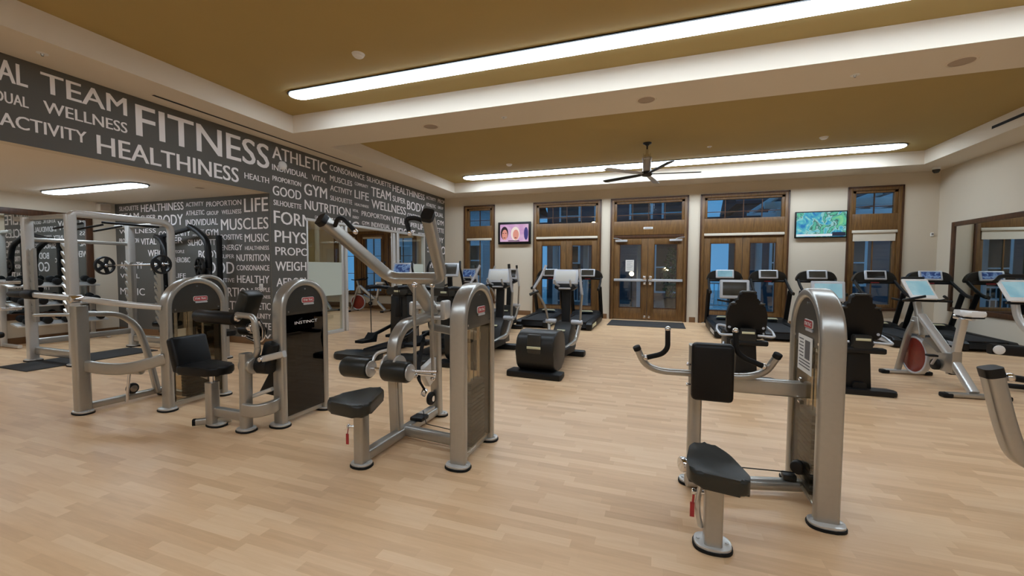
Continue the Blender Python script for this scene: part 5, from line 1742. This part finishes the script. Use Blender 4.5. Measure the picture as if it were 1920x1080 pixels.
def make_spin(label, scr, group=None, tablet=True, name='spin_bike'):
    r = thing(name, label, 'exercise bike', group=group)
    for y, w in ((0.62, 0.52), (-0.58, 0.56)):
        f = MB().tube([(-w / 2, y, 0.035), (w / 2, y, 0.035)], 0.09, 0.05, 0.018).build('stabilizer', M_STEEL_W if y > 0 else M_STEEL, r)
        for s in (-1, 1):
            MB().box2((s * w / 2 - 0.05, y - 0.05, 0), (s * w / 2 + 0.05, y + 0.05, 0.055), 0.015).build('rubber_foot', M_RUBBER, f)
    MB().tube([(0, -0.56, 0.06), (0, -0.22, 0.40), (0, 0.36, 0.88)], 0.075, 0.095, 0.02, fil=0.05, up=(1, 0, 0)).build('main_beam', M_STEEL_W, r)
    for s in (-1, 1):
        MB().tube([(s * 0.085, 0.64, 0.05), (s * 0.08, 0.46, 0.62), (s * 0.05, 0.40, 0.80)], 0.045, 0.075, 0.012, fil=0.05, up=(1, 0, 0)).build('front_fork', M_STEEL, r)
    fw = MB().cyl((-0.03, 0.42, 0.32), (0.03, 0.42, 0.32), 0.25, bev=0.012, seg=36).build('flywheel', M_RED_TRANS, r)
    b = MB()
    b.tube([(0, 0.42 + 0.25 * math.cos(2 * PI * k / 32), 0.32 + 0.25 * math.sin(2 * PI * k / 32)) for k in range(32)], 0.03, 0.075, 0.01, up=(1, 0, 0), closed=True)
    b.build('flywheel_rim', M_SILVERP, fw)
    MB().prism([(-0.30, 0.22), (-0.30, 0.50), (-0.05, 0.42), (0.20, 0.60), (0.24, 0.52), (-0.02, 0.22)], 'yz', -0.055, 0.055, 0.02).build('drive_cover', M_STEEL, r)
    MB().prism([(0.28, 0.62), (0.52, 0.62), (0.44, 0.86), (0.34, 0.86)], 'yz', -0.06, 0.06, 0.015).build('head_gusset', M_STEEL, r)
    MB().cyl((-0.10, -0.06, 0.29), (0.10, -0.06, 0.29), 0.07, bev=0.01).build('crank_hub', M_BLACK, r)
    for s in (-1, 1):
        c = MB().tube([(s * 0.11, -0.06, 0.29), (s * 0.12, -0.06 + s * 0.10, 0.29 - s * 0.13)], 0.03, 0.02, 0.006).build('crank', M_SILVERP, r)
        MB().box((s * 0.18, -0.06 + s * 0.10, 0.29 - s * 0.13), (0.10, 0.09, 0.025), 0.008).build('pedal', M_RUBBER, c)
    MB().tube([(0, -0.24, 0.36), (0, -0.36, 0.92)], 0.06, 0.085, 0.018, up=(1, 0, 0)).build('seat_post', M_STEEL_W, r)
    MB().tube([(0, -0.50, 0.93), (0, -0.22, 0.93)], 0.04, 0.05, 0.012).build('seat_slider', M_CHROME, r)
    sd = MB().prism(smooth_poly([(-0.10, -0.56), (0.10, -0.56), (0.11, -0.46), (0.035, -0.36), (0.025, -0.22), (-0.025, -0.22), (-0.035, -0.36), (-0.11, -0.46)], 0.04), 'xy', 0.955, 1.02, 0.022, 3)
    sd.build('saddle', M_WHITE, r)
    MB().prism(smooth_poly([(-0.09, -0.55), (0.09, -0.55), (0.10, -0.47), (0.03, -0.37), (0.02, -0.25), (-0.02, -0.25), (-0.03, -0.37), (-0.10, -0.47)], 0.035), 'xy', 0.935, 0.956, 0.005).build('saddle_base', M_BLACK, r)
    MB().tube([(0, 0.38, 0.82), (0, 0.45, 1.06)], 0.06, 0.085, 0.018, up=(1, 0, 0)).build('handlebar_post', M_STEEL, r)
    hb = MB()
    hb.tube([(-0.10, 0.12, 1.16), (-0.20, 0.20, 1.12), (-0.22, 0.40, 1.08), (0, 0.46, 1.08), (0.22, 0.40, 1.08), (0.20, 0.20, 1.12), (0.10, 0.12, 1.16)], 0.034, fil=0.08)
    hb.tube([(-0.26, 0.52, 1.10), (-0.22, 0.40, 1.08)], 0.03)
    hb.tube([(0.34, 0.34, 1.08), (0.22, 0.40, 1.08)], 0.03)
    hb.build('handlebar', M_RUBBER, r)
    if tablet:
        MB().tube([(0, 0.46, 1.06), (0, 0.50, 1.24)], 0.05, 0.03, 0.01, up=(1, 0, 0)).build('tablet_mount', M_BLACK, r)
        console(r, (0, 0.42, 1.24), 0.31, 0.36, 42, scr, bez=M_WHITE, d=0.035, corner=0.016)
        MB().box((0, 0.56, 1.385), (0.26, 0.06, 0.05), 0.015).build('tablet_hood', M_BLACK, r)
    return r


p0 = make_spin('silver spin bike with red flywheel and pale tablet, right of the row machine', M_SCR_SKY)
p0.location = (3.46, 6.95, 0)
p0.rotation_euler = (0, 0, math.radians(6))
st0 = make_spin('small silver spin bike inside the studio seen through the open partition', M_SCREEN, 'studio spin bikes', tablet=False)
st0.location = (-9.35, 11.9, 0)
st0.rotation_euler = (0, 0, math.radians(100))
dup(st0, (-11.2, 11.6, 0), math.radians(80), 'small spin bike inside the studio seen below the frosted band')

# upright bike at the right edge
r = thing('upright_bike', 'black upright bike with lit blue tilted screen at the right edge', 'exercise bike', (4.50, 7.0, 0), world=True)
MB().tube([(3.95, 6.95, 0.52), (4.50, 6.90, 0.50), (5.05, 7.1, 0.50)], 0.12, 0.13, 0.03, fil=0.15).build('main_body', M_BLACK, r)
MB().cyl((4.00, 6.86, 0.52), (4.00, 6.885, 0.52), 0.058, bev=0.01).build('body_knob', M_WHITE, r)
MB().tube([(4.10, 7.05, 0.05), (4.30, 7.0, 0.05), (4.62, 6.97, 0.06), (4.68, 6.95, 0.46)], 0.06, 0.06, 0.02, fil=0.12).build('base_loop', M_BLACK, r)
MB().tube([(4.62, 6.6, 0.03), (4.62, 7.35, 0.03)], 0.08, 0.06, 0.02).build('stabilizer', M_BLACK, r)
MB().tube([(4.55, 7.05, 0.52), (4.44, 7.35, 0.85), (4.43, 7.40, 1.14)], 0.06, 0.08, 0.02, fil=0.15).build('mast', M_STEEL_W, r)
MB().tube([(4.9, 7.05, 0.5), (4.98, 6.95, 0.86)], 0.06, 0.06, 0.02).build('seat_post', M_STEEL_W, r)
MB().box((4.99, 6.93, 0.9), (0.26, 0.24, 0.08), 0.035, None, 3).build('saddle', M_VINYL, r)
console(r, (4.44, 7.34, 1.24), 0.36, 0.37, 42, M_SCR_SKY, bez=M_WHITE, d=0.035, corner=0.016)
MB().tube([(4.24, 7.42, 1.36), (4.32, 7.48, 1.43), (4.60, 7.48, 1.43)], 0.055, fil=0.05).build('console_hood', M_BLACK, r)
MB().tube([(4.20, 7.1, 1.10), (4.30, 7.32, 1.08), (4.58, 7.32, 1.08), (4.68, 7.1, 1.10)], 0.034, fil=0.06).build('handlebar', M_RUBBER, r)
for s in (-1, 1):
    c = MB().tube([(4.45, 6.9 + s * 0.08, 0.42), (4.45 + s * 0.12, 6.9 + s * 0.09, 0.36)], 0.03, 0.02, 0.006).build('crank', M_SILVERP, r)
    MB().box((4.45 + s * 0.12, 6.9 + s * 0.15, 0.36), (0.09, 0.10, 0.025), 0.008).build('pedal', M_RUBBER, c)

# ================================================================== alcove free weights
def plate(mb, c, axis, rad, th, holes=5):
    """spoked weight plate: rim, hub and spokes"""
    q = Vector(axis).to_track_quat('Z', 'Y').to_matrix().to_4x4()
    h = th / 2
    mb.lathe([(rad * 0.80, -h), (rad * 0.97, -h), (rad, -h * 0.5), (rad, h * 0.5), (rad * 0.97, h), (rad * 0.80, h), (rad * 0.80, -h)], c, q, 28)
    mb.lathe([(0, -h), (rad * 0.34, -h), (rad * 0.34, h), (0, h)], c, q, 20)
    for k in range(holes):
        a = 2 * PI * k / holes
        m = Matrix.Translation(Vector(c)) @ q @ Matrix.Rotation(a, 4, 'Z')
        t = MB()
        t.box((rad * 0.58, 0, 0), (rad * 0.54, rad * 0.36, th * 0.7), 0.004)
        t.xf(m)
        mb._merge(t.bm)


r = thing('weight_rack', 'tall silver power rack with saw tooth bar hooks standing in the alcove', 'weight rack', (-8.85, 4.4, 0), world=True)
for x, y, zt, w in ((-8.30, 3.74, 2.27, 0.10), (-9.35, 3.70, 2.26, 0.10), (-9.35, 5.05, 2.26, 0.10)):
    MB().tube([(x, y, 0.02), (x, y, zt)], w, 0.12, 0.018, up=(0, 1, 0)).build('rack_post', M_STEEL_W, r)
    foot(r, x, y, 0.24, 0.2)
MB().tube([(-8.30, 3.74, 2.18), (-8.30, 3.76, 2.29), (-8.30, 5.0, 2.29), (-8.30, 5.10, 2.2), (-8.30, 5.10, 0.02)], 0.10, 0.085, 0.02, fil=0.12, up=(1, 0, 0), n=7).build('rack_post', M_STEEL_W, r)
foot(r, -8.30, 5.10, 0.24, 0.2)
for y in (3.74, 5.05):
    MB().tube([(-8.30, y, 2.25), (-9.75, y, 2.25)], 0.07, 0.07, 0.018).build('top_rail', M_STEEL, r)
    MB().tube([(-8.30, y, 0.16), (-9.35, y, 0.16)], 0.07, 0.12, 0.018).build('base_rail', M_STEEL, r)
MB().tube([(-9.35, 3.72, 0.30), (-9.35, 5.05, 0.30)], 0.06, 0.10, 0.018).build('rear_rail', M_STEEL, r)
MB().tube([(-9.35, 3.70, 1.92), (-9.35, 5.05, 1.92)], 0.05, 0.06, 0.018).build('rear_rail', M_STEEL, r)
for k, y in enumerate((3.95, 4.2, 4.45)):
    MB().tube([(-8.45, y, 2.17), (-9.1, y - 0.05, 2.10)], 0.034).build('pull_up_grip', M_RUBBER, r)
MB().tube([(-8.36, 4.15, 2.20), (-8.36, 4.95, 2.20)], 0.036).build('pull_up_bar', M_RUBBER, r)
for x, y, zt in ((-8.40, 3.74, 1.80), (-9.22, 3.70, 1.75), (-8.42, 4.98, 1.55), (-9.24, 4.98, 1.55)):
    pts = [(x + 0.05, zt + 0.03)]
    n = 9
    for k in range(n):
        z = zt - k * 0.125
        pts += [(x - 0.03, z - 0.01), (x - 0.13, z + 0.055), (x - 0.135, z + 0.015), (x - 0.05, z - 0.085)]
    pts += [(x - 0.02, zt - n * 0.125), (x + 0.05, zt - n * 0.125)]
    MB().prism(pts, 'xz', y - 0.02, y + 0.02).build('hook_strip', M_STEEL, r)
for (x, y, z) in ((-9.36, 3.60, 0.85), (-9.36, 3.60, 1.25)):
    MB().cyl((x, y, z), (x, y - 0.22, z), 0.024).build('plate_horn', M_CHROME, r)

rb = thing('barbell', 'short chrome barbell with spoked black plates resting in the weight rack', 'barbell', (-8.63, 4.68, 1.53), world=True)
MB().cyl((-9.56, 4.68, 1.515), (-7.70, 4.68, 1.545), 0.014).build('bar', M_CHROME, rb)
for x in (-9.40, -7.87):
    z = 1.53 + (x + 8.63) * 0.016
    m = MB()
    plate(m, (x, 4.68, z), (1, 0.12, 0), 0.165, 0.045)
    m.build('weight_plate', M_IRON, rb)
    MB().cyl((x - 0.06, 4.68, z), (x + 0.06, 4.68, z), 0.03, bev=0.006).build('collar', M_CHROME, rb)

r = thing('plate_loaded_press', 'black plate loaded press with two curved arms and loaded plates beside the alcove mural', 'gym machine', (-8.6, 5.5, 0), world=True)
MB().tube([(-9.75, 5.72, 2.12), (-9.55, 5.68, 2.07), (-9.30, 5.62, 1.87), (-9.25, 5.60, 1.53), (-9.22, 5.62, 1.1)], 0.09, 0.10, 0.025, fil=0.15, n=7, up=(0, 1, 0)).build('press_arm', M_BLACK, r)
MB().tube([(-8.75, 5.72, 2.30), (-8.52, 5.72, 2.20), (-8.18, 5.66, 2.0), (-8.12, 5.64, 1.55), (-8.14, 5.64, 1.35)], 0.09, 0.10, 0.025, fil=0.15, n=7, up=(0, 1, 0)).build('press_arm', M_BLACK, r)
MB().tube([(-9.75, 5.76, 2.1), (-8.75, 5.76, 2.27)], 0.07, 0.08, 0.02).build('top_rail', M_BLACK, r)
for a in ((-9.75, 5.84), (-8.14, 5.86)):
    MB().tube([(a[0], a[1], 0.02), (a[0], a[1], 2.12)], 0.08, 0.09, 0.02, up=(0, 1, 0)).build('frame_post', M_BLACK, r)
MB().tube([(-9.75, 5.84, 0.06), (-8.14, 5.86, 0.06)], 0.08, 0.08, 0.02).build('base_rail', M_BLACK, r)
MB().tube([(-9.0, 5.84, 0.06), (-9.0, 5.30, 0.06)], 0.08, 0.08, 0.02).build('base_rail', M_BLACK, r)
for (x, y, z, rad) in ((-9.38, 5.50, 1.45, 0.16), (-9.30, 5.50, 1.10, 0.17), (-8.22, 5.54, 1.50, 0.19), (-8.06, 5.56, 1.32, 0.16)):
    h = MB().cyl((x, y + 0.10, z), (x, y - 0.10, z), 0.025).build('plate_horn', M_CHROME, r)
    m = MB()
    plate(m, (x, y, z), (0.25, 1, 0), rad, 0.05, 6)
    m.build('weight_plate', M_IRON, r)
bk = MB().box((-9.08, 5.56, 0.62), (0.36, 0.11, 0.86), 0.04, Matrix.Rotation(math.radians(-20), 4, 'X') @ Matrix.Rotation(math.radians(-8), 4, 'Y'), 3).build('backrest', M_VINYL, r)
MB().box((-9.0, 5.42, 0.40), (0.38, 0.34, 0.10), 0.035, None, 3).build('seat', M_VINYL, r)
MB().tube([(-9.0, 5.36, 0.05), (-9.0, 5.36, 0.40)], 0.07, 0.07, 0.015, up=(0, 1, 0)).build('seat_post', M_BLACK, r)

r = thing('weight_bench', 'black inclined weight bench at the far left edge of the alcove', 'weight bench', (-9.2, 3.2, 0), world=True)
MB().box((-9.06, 3.16, 1.02), (0.30, 0.11, 0.84), 0.035, Matrix.Rotation(math.radians(9), 4, 'Y'), 3).build('backrest', M_VINYL, r)
MB().box((-9.0, 2.99, 0.52), (0.44, 0.44, 0.09), 0.035, None, 3).build('seat', M_VINYL, r)
MB().tube([(-9.3, 3.0, 0.44), (-8.8, 3.0, 0.44)], 0.05, 0.06, 0.014).build('seat_rail', M_STEEL_W, r)
MB().tube([(-9.05, 3.0, 0.03), (-9.05, 3.0, 0.44)], 0.06, 0.08, 0.016, up=(0, 1, 0)).build('leg', M_STEEL_W, r)
MB().tube([(-9.10, 3.16, 0.44), (-9.08, 3.26, 1.2)], 0.05, 0.06, 0.014).build('back_support', M_STEEL_W, r)
foot(r, -9.05, 3.0, 0.3, 0.2)

# dumbbell rack far inside the alcove, seen past the rack and in the mirror
r = thing('dumbbell_rack', 'three tier grey dumbbell rack along the mirrored alcove wall', 'dumbbell rack', (-11.2, 4.8, 0), world=True)
for y in (4.15, 5.45):
    MB().tube([(-11.45, y, 0.02), (-11.40, y, 1.25)], 0.06, 0.09, 0.016, up=(0, 1, 0)).build('frame_post', M_STEEL_W, r)
    MB().tube([(-11.5, y, 0.04), (-10.9, y, 0.04)], 0.06, 0.06, 0.016).build('foot_rail', M_STEEL_W, r)
TIERS = ((-11.02, 0.42), (-11.15, 0.78), (-11.28, 1.14))
for x, z in TIERS:
    MB().box((x, 4.8, z), (0.26, 1.34, 0.03), 0.008, Matrix.Rotation(math.radians(12), 4, 'Y')).build('shelf', M_STEEL_W, r)


def dumbbell(label, group):
    d = thing('dumbbell', label, 'dumbbell', group=group)
    MB().cyl((-0.13, 0, 0), (0.13, 0, 0), 0.016).build('handle', M_CHROME, d)
    for s in (-1, 1):
        MB().cyl((s * 0.07, 0, 0), (s * 0.155, 0, 0), 0.065, bev=0.012, seg=14).build('head', M_RUBBER, d)
    return d


lb = 'black dumbbell on the rack along the mirrored alcove wall'
d0 = None
for (x, z) in TIERS:
    for k in range(5):
        loc = (x, 4.27 + k * 0.265, z + 0.086)
        if d0 is None:
            d0 = dumbbell(lb, 'dumbbells on the alcove rack')
            d0.location = loc
            d0.rotation_euler = (0, math.radians(12), 0)
        else:
            q = dup(d0, loc, 0, lb)
            q.rotation_euler = (0, math.radians(12), 0)
